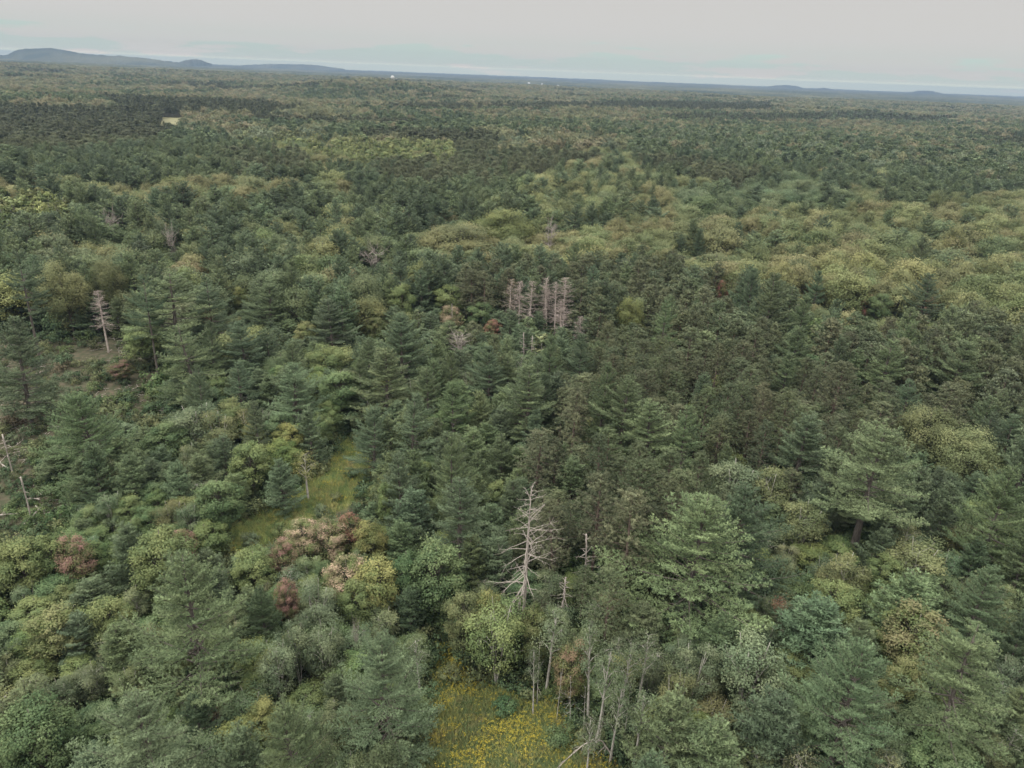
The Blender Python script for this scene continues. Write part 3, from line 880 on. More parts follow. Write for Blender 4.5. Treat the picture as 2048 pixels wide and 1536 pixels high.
    ('shrub', 'shrub_near', 3, 500, 1066, 36, 2.0, 'grey', 'grey shrub on the left rim of the grassy glade'),
    ('shrub', 'shrub_near', 0, 700, 935, 26, 1.8, 'green', 'green shrub at the far right rim of the grassy glade'),
    ('shrub', 'shrub_near', 1, 900, 1335, 46, 1.5, 'olive', 'low olive shrub at the top left of the goldenrod meadow'),
    ('shrub', 'shrub_near', 2, 1120, 1455, 60, 1.8, 'green', 'low green shrub on the right rim of the goldenrod meadow'),
    ('shrub', 'shrub_near', 3, 1010, 1398, 50, 1.6, 'dgreen', 'dark shrub at the far rim of the goldenrod meadow'),
    # red pines
    ('rp', 'rp_near', 0, 1272, 985, 110, 14, 'brown', 'brownish red pine left of the largest layered pine'),
    ('rp', 'rp_near', 1, 1205, 935, 100, 14, 'brown', 'brownish red pine behind the shorter bleached snag'),
    ('rp', 'rp_near', 2, 1120, 1000, 75, 12, 'brown', 'slender red pine right behind the tall bleached snag'),
    ('rp', 'rp_near', 3, 1152, 775, 66, 14, 'brown', 'very dark red pine between the wide spreading pine and the pine clump'),
    ('rp', 'rp_near', 0, 1078, 852, 85, 12, 'brown', 'olive red pine below the slim young white pine'),
    ('rp', 'rp_near', 1, 972, 540, 52, 14, 'brown', 'red pine at the left of the dead pine row with bare lower trunk'),
    ('rp', 'rp_near', 2, 1012, 534, 46, 14, 'brown', 'red pine close behind the left end of the dead pine row'),
    ('rp', 'rp_near', 3, 945, 535, 50, 14, 'brown', 'leftmost red pine near the dead pine row, behind the yellow maple'),
    ('rp', 'rp_near', 2, 1690, 715, 75, 15, 'brown', 'red pine with visible trunk left of the upswept white pine'),
    # broadleaved trees
    ('maple', 'turn_near', 0, 1848, 1222, 125, 8.5, 'orange', 'round orange-tinged maple above the full light green pine'),
    ('maple', 'turn_near', 1, 1813, 1308, 66, 7, 'roak', 'dark maple with an orange tip right of the full light green pine'),
    ('maple', 'maple_near', 2, 1685, 1165, 90, 7, 'ygreen', 'yellow-green maple with orange top between largest pine and right edge'),
    ('maple', 'maple_near', 3, 316, 1062, 110, 9, 'ygreen', 'rounded yellow-green maple right behind the huge dense pine'),
    ('maple', 'turn_near', 4, 137, 1072, 66, 7.5, 'crimson', 'dull red maple at the left, among yellow-green maples'),
    ('maple', 'maple_near', 0, 30, 1075, 100, 8, 'ygreen', 'yellow-green maple at the left edge beside the dull red maple'),
    ('maple', 'maple_near', 1, 92, 1062, 75, 8, 'ygreen', 'yellow-green maple between the left edge and the dull red maple'),
    ('maple', 'turn_near', 2, 370, 1050, 52, 6, 'crimson', 'small crimson maple behind the rounded yellow-green maple'),
    ('maple', 'maple_near', 3, 432, 962, 80, 8, 'green', 'green maple on the left bank of the grassy glade'),
    ('maple', 'maple_near', 4, 497, 888, 75, 7.5, 'ygreen', 'green and yellow maple left of the young blue-green pine'),
    ('aspen', 'aspen_near', 0, 608, 903, 50, 7, 'yellow', 'bright yellow-green aspen on the edge of the grassy glade'),
    ('maple', 'turn_near', 0, 566, 1078, 56, 6, 'crimson', 'crimson-pink maple at the near end of the grassy glade'),
    ('maple', 'turn_near', 1, 571, 1158, 44, 6.5, 'crimson', 'narrow dark crimson maple in front of the pink ones'),
    ('maple', 'turn_near', 2, 602, 1040, 70, 6, 'pink', 'pale pink maple behind the crimson-pink one, in the glade'),
    ('maple', 'turn_near', 3, 650, 1042, 75, 6.5, 'pink', 'pale pink maple, middle of the pink maple patch'),
    ('maple', 'turn_near', 4, 702, 1030, 60, 6.5, 'red', 'reddest-topped maple at the back of the pink maple patch'),
    ('maple', 'turn_near', 0, 738, 1045, 66, 7, 'yellow', 'yellow maple at the back right of the pink maple patch'),
    ('maple', 'turn_near', 1, 752, 1116, 95, 8, 'yellow', 'pink-topped yellow maple at the right of the pink maple patch'),
    ('maple', 'turn_near', 2, 690, 1112, 80, 7, 'pink', 'pink maple in front of the red-topped maple'),
    ('maple', 'maple_near', 3, 714, 1158, 70, 7, 'ygreen', 'low yellow-green maple at the front of the pink maple patch'),
    ('maple', 'maple_near', 4, 500, 1104, 80, 6, 'ygreen', 'greenish-yellow maple where the glade meets the huge dense pine'),
    ('aspen', 'aspen_bushy', 0, 625, 1160, 85, 8, 'pale', 'silvery pale-leaved tree in front of the pink maple patch'),
    ('aspen', 'aspen_bushy', 1, 546, 1276, 70, 8, 'pale', 'silvery pale-leaved tree right of the huge dense pine'),
    ('maple', 'maple_near', 2, 898, 566, 62, 10, 'ygreen', 'yellow-green round maple left of the dead pine row'),
    ('maple', 'maple_near', 3, 806, 566, 52, 11, 'ygreen', 'yellow-green cone-shaped maple with an orange tip, left of centre'),
    ('maple', 'turn_near', 4, 752, 632, 40, 8, 'roak', 'orange-topped bush-like maple behind the tall blue-green pine'),
    ('maple', 'turn_near', 0, 900, 612, 46, 7, 'pink', 'pinkish maple at the foot of the slim pale dead stem'),
    ('maple', 'turn_near', 1, 986, 638, 34, 6, 'red', 'orange-red little maple below the dead pine row'),
    ('maple', 'maple_near', 2, 963, 602, 48, 8, 'green', 'green maple below the left end of the dead pine row'),
    ('maple', 'turn_near', 0, 475, 570, 34, 9, 'yellow', 'little yellow spire-shaped maple amid the dense pines on the left'),
    ('maple', 'turn_near', 1, 612, 640, 46, 8, 'roak', 'orange-yellow maple left of the bright green maples'),
    ('maple', 'maple_near', 2, 652, 688, 70, 9, 'ygreen', 'bright yellow-green maple above the dark gap of the glade'),
    ('maple', 'maple_near', 3, 678, 742, 75, 9, 'green', 'fresh green maple in front of the bright yellow-green one'),
    ('maple', 'maple_near', 4, 278, 650, 72, 8, 'ygreen', 'light yellow-green maple at the back right of the clearing'),
    ('maple', 'turn_near', 0, 238, 722, 40, 4, 'crimson', 'low crimson maple bush in the clearing'),
    ('maple', 'maple_near', 1, 330, 845, 80, 7, 'green', 'bright green maple right of the big pale pine in the clearing'),
    ('aspen', 'aspen_bushy', 2, 386, 812, 100, 8, 'grey', 'feathery grey-green aspen in front of the airy pine'),
    ('aspen', 'aspen_bushy', 0, 435, 822, 80, 8, 'olive', 'olive feathery aspen right of the grey-green feathery one'),
    ('oak', 'oak_near', 0, 114, 512, 82, 16, 'roak', 'tall olive oak with slim bare stems behind the clearing'),
    ('oak', 'oak_near', 1, 205, 508, 70, 15, 'roak', 'olive oak right of the tall slim-stemmed oak behind the clearing'),
    ('oak', 'oak_near', 2, 1006, 411, 118, 16, 'oak1', 'biggest round yellow-green oak in the middle of the wood'),
    ('oak', 'oak_near', 3, 916, 440, 130, 14, 'roak', 'wide olive oak left of the biggest round oak'),
    ('oak', 'oak_near', 0, 1264, 584, 58, 13, 'oak1', 'round yellow-green oak alone among the red pines'),
    ('oak', 'oak_near', 1, 1870, 806, 110, 11, 'olive', 'grey-olive oak to the right of the fork-trunked pine'),
    ('oak', 'oak_near', 2, 1955, 850, 120, 11, 'olive', 'wide grey-olive oak close to the right edge'),
    ('maple', 'turn_near', 4, 1446, 556, 26, 10, 'red', 'small red maple below the oak canopy, left of the tallest cone-shaped pine'),
    ('maple', 'turn_near', 3, 1738, 584, 26, 9, 'red', 'red-leaved little maple by the edge of the oaks, right'),
    ('maple', 'maple_near', 2, 1768, 584, 42, 10, 'green', 'green maple next to the red-leaved little maple'),
    ('maple', 'turn_near', 1, 1866, 593, 44, 8, 'red', 'red maple in the dark edge under the oaks, right of the big dark pine'),
    ('maple', 'turn_near', 0, 805, 418, 24, 12, 'red', 'rust-red maple top in the canopy left of the big round oak'),
    ('maple', 'turn_near', 1, 1915, 290, 22, 14, 'red', 'bright red maple far off on the right'),
    ('maple', 'turn_near', 2, 972, 298, 20, 13, 'red', 'small red maple far off beyond the dark plantation, centre'),
    ('maple', 'maple_near', 0, 866, 1086, 115, 9.5, 'green', 'big leafy maple below the blue-green cone-shaped pine'),
    ('maple', 'maple_near', 4, 778, 960, 42, 8, 'ygreen', 'narrow yellow-green maple right of the grassy glade'),
    ('maple', 'maple_near', 3, 815, 1105, 60, 8, 'dgreen', 'dark green maple right of the pink maple patch'),
    ('aspen', 'aspen_bushy', 1, 998, 1204, 112, 9.5, 'ygreen', 'big pale yellow-green aspen at the head of the goldenrod meadow'),
    ('maple', 'turn_near', 1, 985, 1178, 60, 8.5, 'yellow', 'yellow-topped maple behind the big pale aspen at the meadow'),
    ('maple', 'maple_near', 2, 928, 1180, 70, 8, 'olive', 'olive maple left of the big pale aspen at the meadow'),
    ('maple', 'turn_near', 3, 1066, 1215, 60, 8, 'roak', 'reddish-tipped maple right of the big pale aspen at the meadow'),
    ('aspen', 'aspen_near', 1, 1105, 1208, 72, 10, 'grey', 'slim grey-leaved aspen with pale forked trunk below the snags'),
    ('aspen', 'aspen_near', 2, 1197, 1240, 62, 11, 'grey', 'slim aspen with pale leaves, second from the snags'),
    ('aspen', 'aspen_near', 3, 1216, 1285, 66, 11.5, 'pale', 'tall pale-trunked aspen at the right corner of the goldenrod meadow'),
    ('aspen', 'aspen_near', 4, 1262, 1260, 60, 10, 'grey', 'thin aspen with a white stem right of the tall pale-trunked one'),
    ('aspen', 'aspen_near', 0, 1298, 1262, 60, 9, 'grey', 'thin aspen at the right end of the pale-stemmed aspens'),
    ('aspen', 'aspen_near', 1, 1240, 1365, 60, 9, 'grey', 'low grey aspen in front of the tall pale-trunked one'),
    ('aspen', 'aspen_near', 2, 1290, 1380, 64, 8.5, 'grey', 'low pale aspen beside the bottom edge, right of the meadow'),
    ('aspen', 'aspen_near', 3, 1188, 1418, 50, 8, 'grey', 'small grey aspen overhanging the right edge of the meadow'),
    ('aspen', 'aspen_near', 3, 1075, 1288, 36, 8, 'grey', 'nearly bare aspen stem at the top right of the meadow'),
    ('maple', 'turn_near', 0, 1150, 1275, 66, 8, 'rust', 'brownish-orange maple between the pale aspen stems'),
    ('aspen', 'aspen_bushy', 2, 1515, 1282, 130, 9, 'grey', 'rounded grey-green aspen below the largest layered pine'),
    ('aspen', 'aspen_bushy', 0, 1395, 1290, 90, 9, 'grey', 'grey-green aspen under the left boughs of the largest pine'),
    ('aspen', 'aspen_bushy', 1, 1360, 1330, 70, 8, 'olive', 'yellowish-grey aspen in front of the grey-green ones under the largest pine'),
    ('aspen', 'aspen_bushy', 2, 1614, 1005, 90, 8, 'olive', 'yellow-olive aspen left of the forked pine trunk'),
    ('aspen', 'aspen_bushy', 0, 1700, 1105, 90, 8, 'olive', 'yellow-olive aspen below the fork-trunked pine'),
    ('aspen', 'aspen_bushy', 1, 1846, 1083, 110, 7, 'olive', 'rounded olive aspen low on the right, below the forked trunk'),
    ('maple', 'maple_near', 3, 1778, 1112, 60, 6, 'ygreen', 'bright yellow-green maple low below the forked trunk'),
    ('aspen', 'aspen_bushy', 2, 1480, 925, 110, 9, 'grey', 'grey-green aspen behind the largest layered pine, beside the narrow young pine'),
    ('aspen', 'aspen_bushy', 0, 1545, 935, 90, 9, 'olive', 'olive aspen behind and right of the tall pine backing the largest one'),
    ('maple', 'maple_near', 2, 1905, 1490, 120, 6, 'green', 'low green maple along the bottom edge below the sparse drooping pine'),
    ('aspen', 'aspen_bushy', 1, 642, 1240, 80, 8, 'grey', 'wispy grey aspen left of the pointed pine by the meadow'),
    ('aspen', 'aspen_bushy', 2, 588, 1245, 66, 7.5, 'grey', 'wispy grey aspen between the two silvery trees'),
    ('aspen', 'aspen_near', 4, 838, 1262, 60, 8, 'grey', 'thin grey aspen right behind the pointed pine by the meadow'),
    ('maple', 'maple_near', 4, 60, 1400, 130, 9, 'green', 'bright green maple in the bottom left corner'),
    ('maple', 'turn_near', 1, 100, 1215, 100, 7, 'roak', 'brownish-yellow maple left of the huge dense pine'),
    ('maple', 'maple_near', 0, 205, 1190, 90, 7, 'ygreen', 'yellow maple tucked against the left of the huge dense pine'),
    ('wp', 'wp_young', 0, 140, 1225, 90, 7, 'blue', 'young grey-blue pine below the brownish-yellow maple on the left'),
]
C['twig'] = (0.17, 0.137, 0.118)
C['oak1'] = (0.098, 0.112, 0.042)
TREES = []          # every tree that stands alone: (x, y, radius, height, u, v, w_px)


def seat(u, v, h):
    z = h
    for _ in range(4):
        p, t = at(u, v, z)
        z = h + float(land(p[0], p[1]))
    return p[0], p[1], float(land(p[0], p[1])), t


HERO_OBJ = []
for kind, key, var, u, v, wpx, h, cname, label in HEROES:
    x, y, z0, t = seat(u, v, h)
    r = 0.5 * wpx * t / F0
    rz = rng.random() * 6.283
    col = np.array(C[cname]) * rng.uniform(0.94, 1.06)
    if cname in ('pine', 'blue', 'dpine', 'ypine'):
        col = col * rng.uniform(0.97, 1.03, 3)
    HERO_OBJ.append(plant(kind, key, var, (x, y, z0), rz, h, r, tuple(col), label))
    TREES.append((x, y, r, h, u, v, wpx))

# ------------------------------------------------------------------ stands of the forest
CZ = 12.0
STANDS = [(poly_at(p, CZ), w) for p, w in [
    ([(-60, 378), (130, 400), (135, 436), (-60, 442)], dict(poplar=1)),
    ([(650, 268), (905, 285), (915, 322), (690, 318)], dict(poplar=.85, oak=.15)),
    ([(470, 258), (650, 262), (650, 292), (480, 286)], dict(poplar=.6, oakg=.4)),
    ([(-100, 213), (330, 216), (345, 258), (290, 298), (-100, 316)], dict(rp=1)),
    ([(205, 193), (530, 205), (610, 223), (230, 222)], dict(rp=1)),
    ([(725, 262), (1000, 270), (985, 305), (735, 290)], dict(rp=1)),
    ([(765, 316), (985, 312), (1012, 372), (745, 362)], dict(rp=.93, wp=.07)),
    ([(430, 300), (600, 300), (640, 345), (440, 340)], dict(rp=.9, wp=.1)),
    ([(1080, 204), (1540, 204), (1545, 221), (1080, 214)], dict(rp=1)),
    ([(1320, 226), (1750, 224), (1900, 238), (1330, 236)], dict(rp=.8, wp=.2)),
    ([(600, 165), (700, 160), (720, 172), (610, 174)], dict(rp=1)),
    ([(930, 545), (1010, 520), (1150, 520), (1280, 500), (1400, 515), (1490, 550), (1470, 620), (1640, 650), (1850, 612), (2160, 640), (2160, 760), (1900, 790), (1720, 850), (1600, 900), (1520, 900),
      (1340, 750), (1180, 640), (1150, 560), (1000, 545), (960, 640), (925, 630)], dict(rp=.86, wp=.08, maple=.06)),
    ([(1150, 640), (1250, 690), (1330, 740), (1520, 880), (1560, 1010), (1360, 1010), (1200, 1130), (1080, 1110), (1085, 930), (1120, 830), (1110, 740)], dict(rp=.8, aspen=.1, maple=.1)),
    ([(1000, 430), (1180, 440), (1330, 405), (1500, 410), (1700, 395), (2100, 370), (2400, 380), (2400, 640), (2080, 620), (1850, 608), (1700, 600), (1500, 545), (1250, 505), (1000, 500), (830, 500), (850, 440)], dict(oak=.95, wp=.03, oakg=.02)),
    ([(1340, 380), (1640, 335), (1720, 400), (1450, 425)], dict(oakg=.85, wp=.15)),
    ([(1000, 350), (1230, 305), (1380, 340), (1330, 410), (1080, 440)], dict(oak=.75, oakg=.1, wp=.15)),
    ([(1230, 250), (2150, 300), (2250, 375), (1750, 378), (1300, 308)], dict(wp=.58, oakg=.27, oak=.15)),
    ([(-300, 430), (560, 385), (960, 420), (860, 540), (770, 640), (640, 660), (440, 660), (330, 640), (0, 600), (-300, 640)], dict(wp=.72, oak=.08, oakg=.12, maple=.08)),
    ([(380, 640), (800, 560), (960, 650), (1060, 720), (1080, 900), (960, 1080), (800, 1080), (720, 880), (600, 830), (420, 800)], dict(wp=.5, maple=.36, aspen=.14)),
    ([(1290, 960), (2200, 900), (2200, 1900), (1200, 1900), (1180, 1240)], dict(aspen=.6, wp=.2, maple=.2)),
    ([(-500, 1000), (420, 830), (800, 1060), (900, 1900), (-500, 1900)], dict(maple=.5, aspen=.3, wp=.2)),
    ([(760, 1060), (1060, 1010), (1320, 1240), (1300, 1900), (800, 1900)], dict(aspen=.5, maple=.4, wp=.1)),
]]
KINDS = ['wp', 'rp', 'oak', 'oakg', 'maple', 'aspen', 'poplar']
RAD = dict(wp=2.9, rp=2.2, oak=4.5, oakg=4.4, maple=2.3, aspen=2.1, poplar=2.2)
HGT = dict(wp=14, rp=13.2, oak=13, oakg=12.5, maple=8, aspen=8.5, poplar=12.5)


def kinds_at(P, R):
    n = len(P)
    d = np.hypot(P[:, 0], P[:, 1])
    q = vnoise(P[:, 0], P[:, 1], 95, 21) * 0.65 + vnoise(P[:, 0], P[:, 1], 26, 22) * 0.35
    q2 = vnoise(P[:, 0], P[:, 1], 120, 23)
    r = R.random(n)
    k = np.full(n, 2)
    k[(q > np.where(d > 500, 0.54, 0.50)) & (r < 0.85)] = 0
    k[(q < 0.42) & (r < 0.35)] = 3
    k[(q2 > np.where(d > 500, 0.76, 0.68)) & (r < 0.92)] = 1
    k[(q < 0.30) & (q2 < 0.45) & (r < 0.7)] = 6
    near = (d < 170) & (k != 0)
    k[near] = np.where(r[near] < 0.4, 4, 5)
    done = np.zeros(n, bool)
    for poly, w in STANDS:
        m = inside(P, poly) & ~done
        if m.any():
            ks = [KINDS.index(a) for a in w]
            pr = np.array(list(w.values()))
            k[m] = R.choice(ks, m.sum(), p=pr / pr.sum())
            done |= m
    return k


HX = np.array(TREES)
Ht = np.hypot(HX[:, 0], HX[:, 1])


def screen_h(x, y, z, h):
    p = proj([[x, y, z + h], [x, y, z]])
    return p[0, 0], p[0, 1], p[1, 0], p[1, 1], p[0, 2]


ROW = [(998, 556), (1148, 552), (1155, 655), (1090, 655), (1050, 640), (1000, 618)]
KEEP = [(np.array(MEADOW, float), 300), (np.array(GLADE, float), 300), (np.array(CLEAR, float), 300), (np.array(ROW, float), 128)]
OPEN = [G_MEADOW, G_GLADE]
HB = np.array([screen_h(x, y, float(land(x, y)), h)[2:4] for x, y, _, h, _, _, _ in TREES])


def fill_near(R):
    out_ = []
    s = 1.7
    g = np.arange(-260, 260, s)
    gx, gy = np.meshgrid(g, np.arange(22, 205, s))
    P = np.stack([gx.ravel(), gy.ravel()], 1) + R.uniform(-0.8, 0.8, (gx.size, 2))
    P = P[np.abs(P[:, 0]) < P[:, 1] * 0.98 + 14]
    P = P[np.hypot(P[:, 0], P[:, 1]) < 200]
    kk = kinds_at(P, R)
    order = R.permutation(len(P))
    # big trees first
    big = np.array([RAD[KINDS[a]] for a in kk])
    order = order[np.argsort(-(big[order] + R.normal(0, 0.8, len(P))), kind='stable')]
    A = np.zeros((0, 3))
    clear = inside(P, G_CLEAR)
    for i in order:
        x, y = P[i]
        kind = KINDS[kk[i]]
        d = math.hypot(x, y)
        if clear[i]:
            continue
        f = R.uniform(0.72, 1.2)
        nearf = np.clip((d - 60) / 60, 0, 1)
        h = HGT[kind] * R.uniform(0.85, 1.12)
        r = RAD[kind] * f
        if kind in ('wp', 'maple', 'aspen'):
            h *= 0.55 + 0.45 * nearf
            r *= 0.72 + 0.28 * nearf
        dh = np.hypot(HX[:, 0] - x, HX[:, 1] - y)
        if (dh < 0.56 * (HX[:, 2] + r)).any():
            continue
        if len(A) and (np.hypot(A[:, 0] - x, A[:, 1] - y) < 0.60 * (A[:, 2] + r)).any():
            continue
        ring = np.array([[x, y]] + [[x + 0.8 * r * math.cos(a), y + 0.8 * r * math.sin(a)] for a in (0, 1.57, 3.14, 4.71)])
        if any(inside(ring, o).any() for o in OPEN):
            continue
        z0 = float(land(x, y))
        ok = False
        for _ in range(4):
            u, v, ub, vb, w = screen_h(x, y, z0, h)
            wpx = 2 * r * F0 / w
            pts = np.array([[u + a * wpx, v + (vb - v) * b] for a in (-0.3, 0, 0.3) for b in (0.05, 0.35, 0.6)])
            hit = any(inside(pts, k_).any() for k_, dk in KEEP if d < dk)
            far = Ht > d + 0.5
            ov = far & (np.abs(HX[:, 4] - u) < 0.42 * (wpx + HX[:, 6])) & (vb > HX[:, 5]) & (v < HX[:, 5] + 0.42 * (HB[:, 1] - HX[:, 5]))
            if not hit and not ov.any():
                ok = True
                break
            h *= 0.72
            r *= 0.86
        if not ok or h < 2.6:
            continue
        A = np.vstack([A, [x, y, r]])
        out_.append((kind, x, y, z0, h, r, u, v, wpx))
    return out_


def fill_far(R):
    res = []
    for d0, d1, s in ((196, 620, 3.2), (620, 1200, 5.0), (1200, 2700, 9.0)):
        g = np.arange(-d1 * 1.0, d1 * 1.0, s)
        gx, gy = np.meshgrid(g, np.arange(d0 * 0.6, d1, s))
        P = np.stack([gx.ravel(), gy.ravel()], 1)
        P = P + R.uniform(-0.48 * s, 0.48 * s, P.shape)
        d = np.hypot(P[:, 0], P[:, 1])
        P = P[(d >= d0) & (d < d1) & (np.abs(P[:, 0]) < P[:, 1] * 0.90 + 20)]
        k = kinds_at(P, R)
        sp = np.array([(1.55 if a[:3] == 'oak' else 1.15 if a == 'rp' else 1.36) * RAD[a] for a in KINDS])[k]
        keep = R.random(len(P)) < np.minimum(1, (s / sp) ** 2)
        P, k = P[keep], k[keep]
        near_h = np.zeros(len(P), bool)
        for x, y, r, h, u, v, w in TREES:
            if math.hypot(x, y) > 150:
                near_h |= np.hypot(P[:, 0] - x, P[:, 1] - y) < r * 0.9 + 1.6
        P, k = P[~near_h], k[~near_h]
        z = land(P[:, 0], P[:, 1])
        h = np.array([HGT[a] for a in KINDS])[k] * R.uniform(0.78, 1.25, len(P))
        r = np.array([RAD[a] for a in KINDS])[k] * np.clip(np.exp(R.normal(0.02, 0.24, len(P))), 0.6, 1.7) * (1.0 if s < 7 else 1.3)
        pr = proj(np.column_stack([P, z + h]))
        res.append(np.column_stack([k, P, z, h, r, pr[:, 0], pr[:, 1], 2 * r * F0 / pr[:, 2]]))
    return np.concatenate(res)


NEAR = fill_near(np.random.default_rng(5))
FAR = fill_far(np.random.default_rng(6))
# keep the pale field free
FIELD = poly_at([(326, 237), (368, 239), (376, 255), (376, 285), (316, 285), (318, 255)], 0.0)
FAR = FAR[~inside(FAR[:, 1:3], FIELD)]
print('near fill', len(NEAR), 'far fill', len(FAR))

ALL = [(k, *r) for k, *r in NEAR] + [(KINDS[int(a[0])], *a[1:]) for a in FAR]
CAT = {k: SPECIES[k][1] for k in KINDS}
CAP = 285
count = {}
for h_ in HEROES:
    count[SPECIES[h_[0]][1]] = count.get(SPECIES[h_[0]][1], 0) + 1
ALL.sort(key=lambda a: -a[8])
SINGLE, MASS = [], []
for a in ALL:
    c = CAT[a[0]]
    seen = -0.3 * a[8] < a[6] < W0 + 0.3 * a[8] and a[7] < H0 + 20
    if seen and count.get(c, 0) < CAP and a[8] > 14:
        count[c] = count.get(c, 0) + 1
        SINGLE.append(a)
    else:
        MASS.append(a)
print('single', len(SINGLE), 'mass', len(MASS), count)

MARKS = [(1085, 600, 'the dead pine row'), (1058, 1080, 'the tall bleached snag'), (1410, 1120, 'the largest layered pine'), (358, 1250, 'the huge dense pine'), (766, 1380, 'the pointed meadow pine'),
         (1848, 1270, 'the orange-tinged maple'), (1775, 930, 'the fork-trunked pine'), (1550, 620, 'the tallest cone-shaped pine'), (1262, 850, 'the big pine clump'), (200, 740, 'the logged clearing'),
         (326, 590, 'the flat-topped pine'), (371, 720, 'the airy clearing-edge pine'), (168, 870, 'the big pale clearing pine'), (660, 1120, 'the pink maple patch'), (660, 970, 'the grassy glade'), (1000, 1450, 'the goldenrod meadow'),
         (998, 1280, 'the big pale aspen'), (920, 680, 'the grey leafless crown'), (1006, 440, 'the biggest round oak'), (1867, 580, 'the big dark oak-edge pine'), (916, 1020, 'the blue-green cone-shaped pine'),
         (806, 600, 'the orange-tipped conical maple'), (800, 690, 'the tall blue-green pine'), (1062, 800, 'the wide spreading pine'), (1790, 740, 'the upswept pine'), (1968, 1380, 'the sparse drooping pine'),
         (1333, 640, 'the long bare-trunked pine'), (114, 560, 'the slim-stemmed oak'), (582, 770, 'the broad blue-green pine'), (1915, 295, 'the bright red far maple'), (1446, 562, 'the red maple under the oaks'),
         (559, 950, 'the young glade pine'), (214, 430, 'the purple-grey bare crown'), (1734, 1390, 'the full light green pine'), (1465, 910, 'the narrow young pine'), (1475, 460, 'the lone dark pine amid oaks'),
         (475, 590, 'the yellow spire maple'), (60, 1450, 'the corner green maple'), (972, 300, 'the small red far maple'), (785, 155, 'the water tower'), (345, 240, 'the pale far field'), (1370, 1420, 'the bottom edge pines'),
         (60, 415, 'the left-edge pale poplars'), (805, 420, 'the rust-red canopy maple'), (745, 500, 'the dull grey bare crown')]
MK = np.array([m[:2] for m in MARKS], float)
ORD = ['nearest', 'second nearest', 'third nearest', 'fourth nearest', 'fifth nearest', 'sixth nearest', 'seventh nearest', 'eighth nearest', 'ninth nearest', 'tenth nearest', 'eleventh nearest', 'twelfth nearest']
SIDES = ['to the right of', 'in front and right of', 'in front of', 'in front and left of', 'to the left of', 'behind and left of', 'behind', 'behind and right of']
WORDS = {'wp': ['blue-green white pine', 'grey-green white pine', 'dark white pine', 'soft green white pine'], 'rp': ['olive red pine', 'brownish red pine', 'dark red pine'],
         'oak': ['yellow-olive oak', 'olive oak', 'tan-olive oak', 'greenish oak'], 'oakg': ['green oak', 'leafy green oak', 'fresh green oak'],
         'maple': ['green maple', 'bright green maple', 'dark green maple', 'yellow-green maple'], 'aspen': ['grey-green aspen', 'pale olive aspen', 'dull green aspen'], 'poplar': ['pale poplar', 'yellowish poplar']}
rows = []
R7 = np.random.default_rng(7)
for a in SINGLE:
    kind = a[0]
    ci = int(R7.integers(len(PALETTE[kind])))
    u, v = a[6], a[7] + 0.25 * a[8]
    dm = np.hypot(MK[:, 0] - u, (MK[:, 1] - v) * 1.25)
    j = int(np.argmin(dm))
    ang = math.atan2(v - MK[j, 1], u - MK[j, 0])
    sd_ = int(round(ang / (math.pi / 4))) % 8
    rows.append((WORDS[kind][ci], SIDES[sd_], MARKS[j][2], float(dm[j]), ci))
keyed = {}
for i, rw in enumerate(rows):
    keyed.setdefault(rw[:3], []).append((rw[3], i))
label_of, group_of = {}, {}
for (wd, sd_, mk), lst in keyed.items():
    lst.sort()
    for n_, (dd, i) in enumerate(lst):
        if len(lst) == 1:
            label_of[i] = f'only {wd} {sd_} {mk}'
        elif n_ < 5 or (n_ < 12 and SINGLE[i][8] > 40):
            label_of[i] = f'{wd}, {ORD[n_]} {sd_} {mk}'
        else:
            label_of[i] = f'one of the {wd}s {sd_} {mk}'
            group_of[i] = f'{wd} crowd {sd_} {mk}'
PLURAL = {'wp': 'white pines of the forest', 'rp': 'red pines of the forest', 'oak': 'oaks of the forest', 'oakg': 'oaks of the forest', 'maple': 'maples of the forest', 'aspen': 'aspens of the forest', 'poplar': 'poplars of the forest'}


def stock_for(kind, d, h, R):
    if d < 115:
        return {'wp': 'wp_young' if h < 10.5 else 'wp_near', 'rp': 'rp_near', 'oak': 'oak_near', 'oakg': 'oak_near', 'maple': 'maple_near', 'aspen': 'aspen_bushy' if R.random() < 0.8 else 'aspen_near', 'poplar': 'aspen_mid'}[kind]
    return {'wp': 'wp_mid', 'rp': 'rp_mid', 'oak': 'oak_mid', 'oakg': 'oak_mid', 'maple': 'maple_mid', 'aspen': 'aspen_mid', 'poplar': 'aspen_mid'}[kind]


for i, a in enumerate(SINGLE):
    kind, x, y, z, h, r, u, v, w = a
    d = math.hypot(x, y)
    col = np.array(PALETTE[kind][rows[i][4]]) * R7.uniform(0.9, 1.1) * R7.uniform(0.95, 1.05, 3)
    if kind in ('maple', 'aspen') and R7.random() < 0.3 and d < 140:
        col = col * np.array([1.15, 1.06, 0.95])
    plant(kind, stock_for(kind, d, h, R7), int(R7.integers(9)), (x, y, z - 0.1), R7.random() * 6.283, h, r, tuple(col), label_of[i], group_of.get(i, PLURAL[kind]))


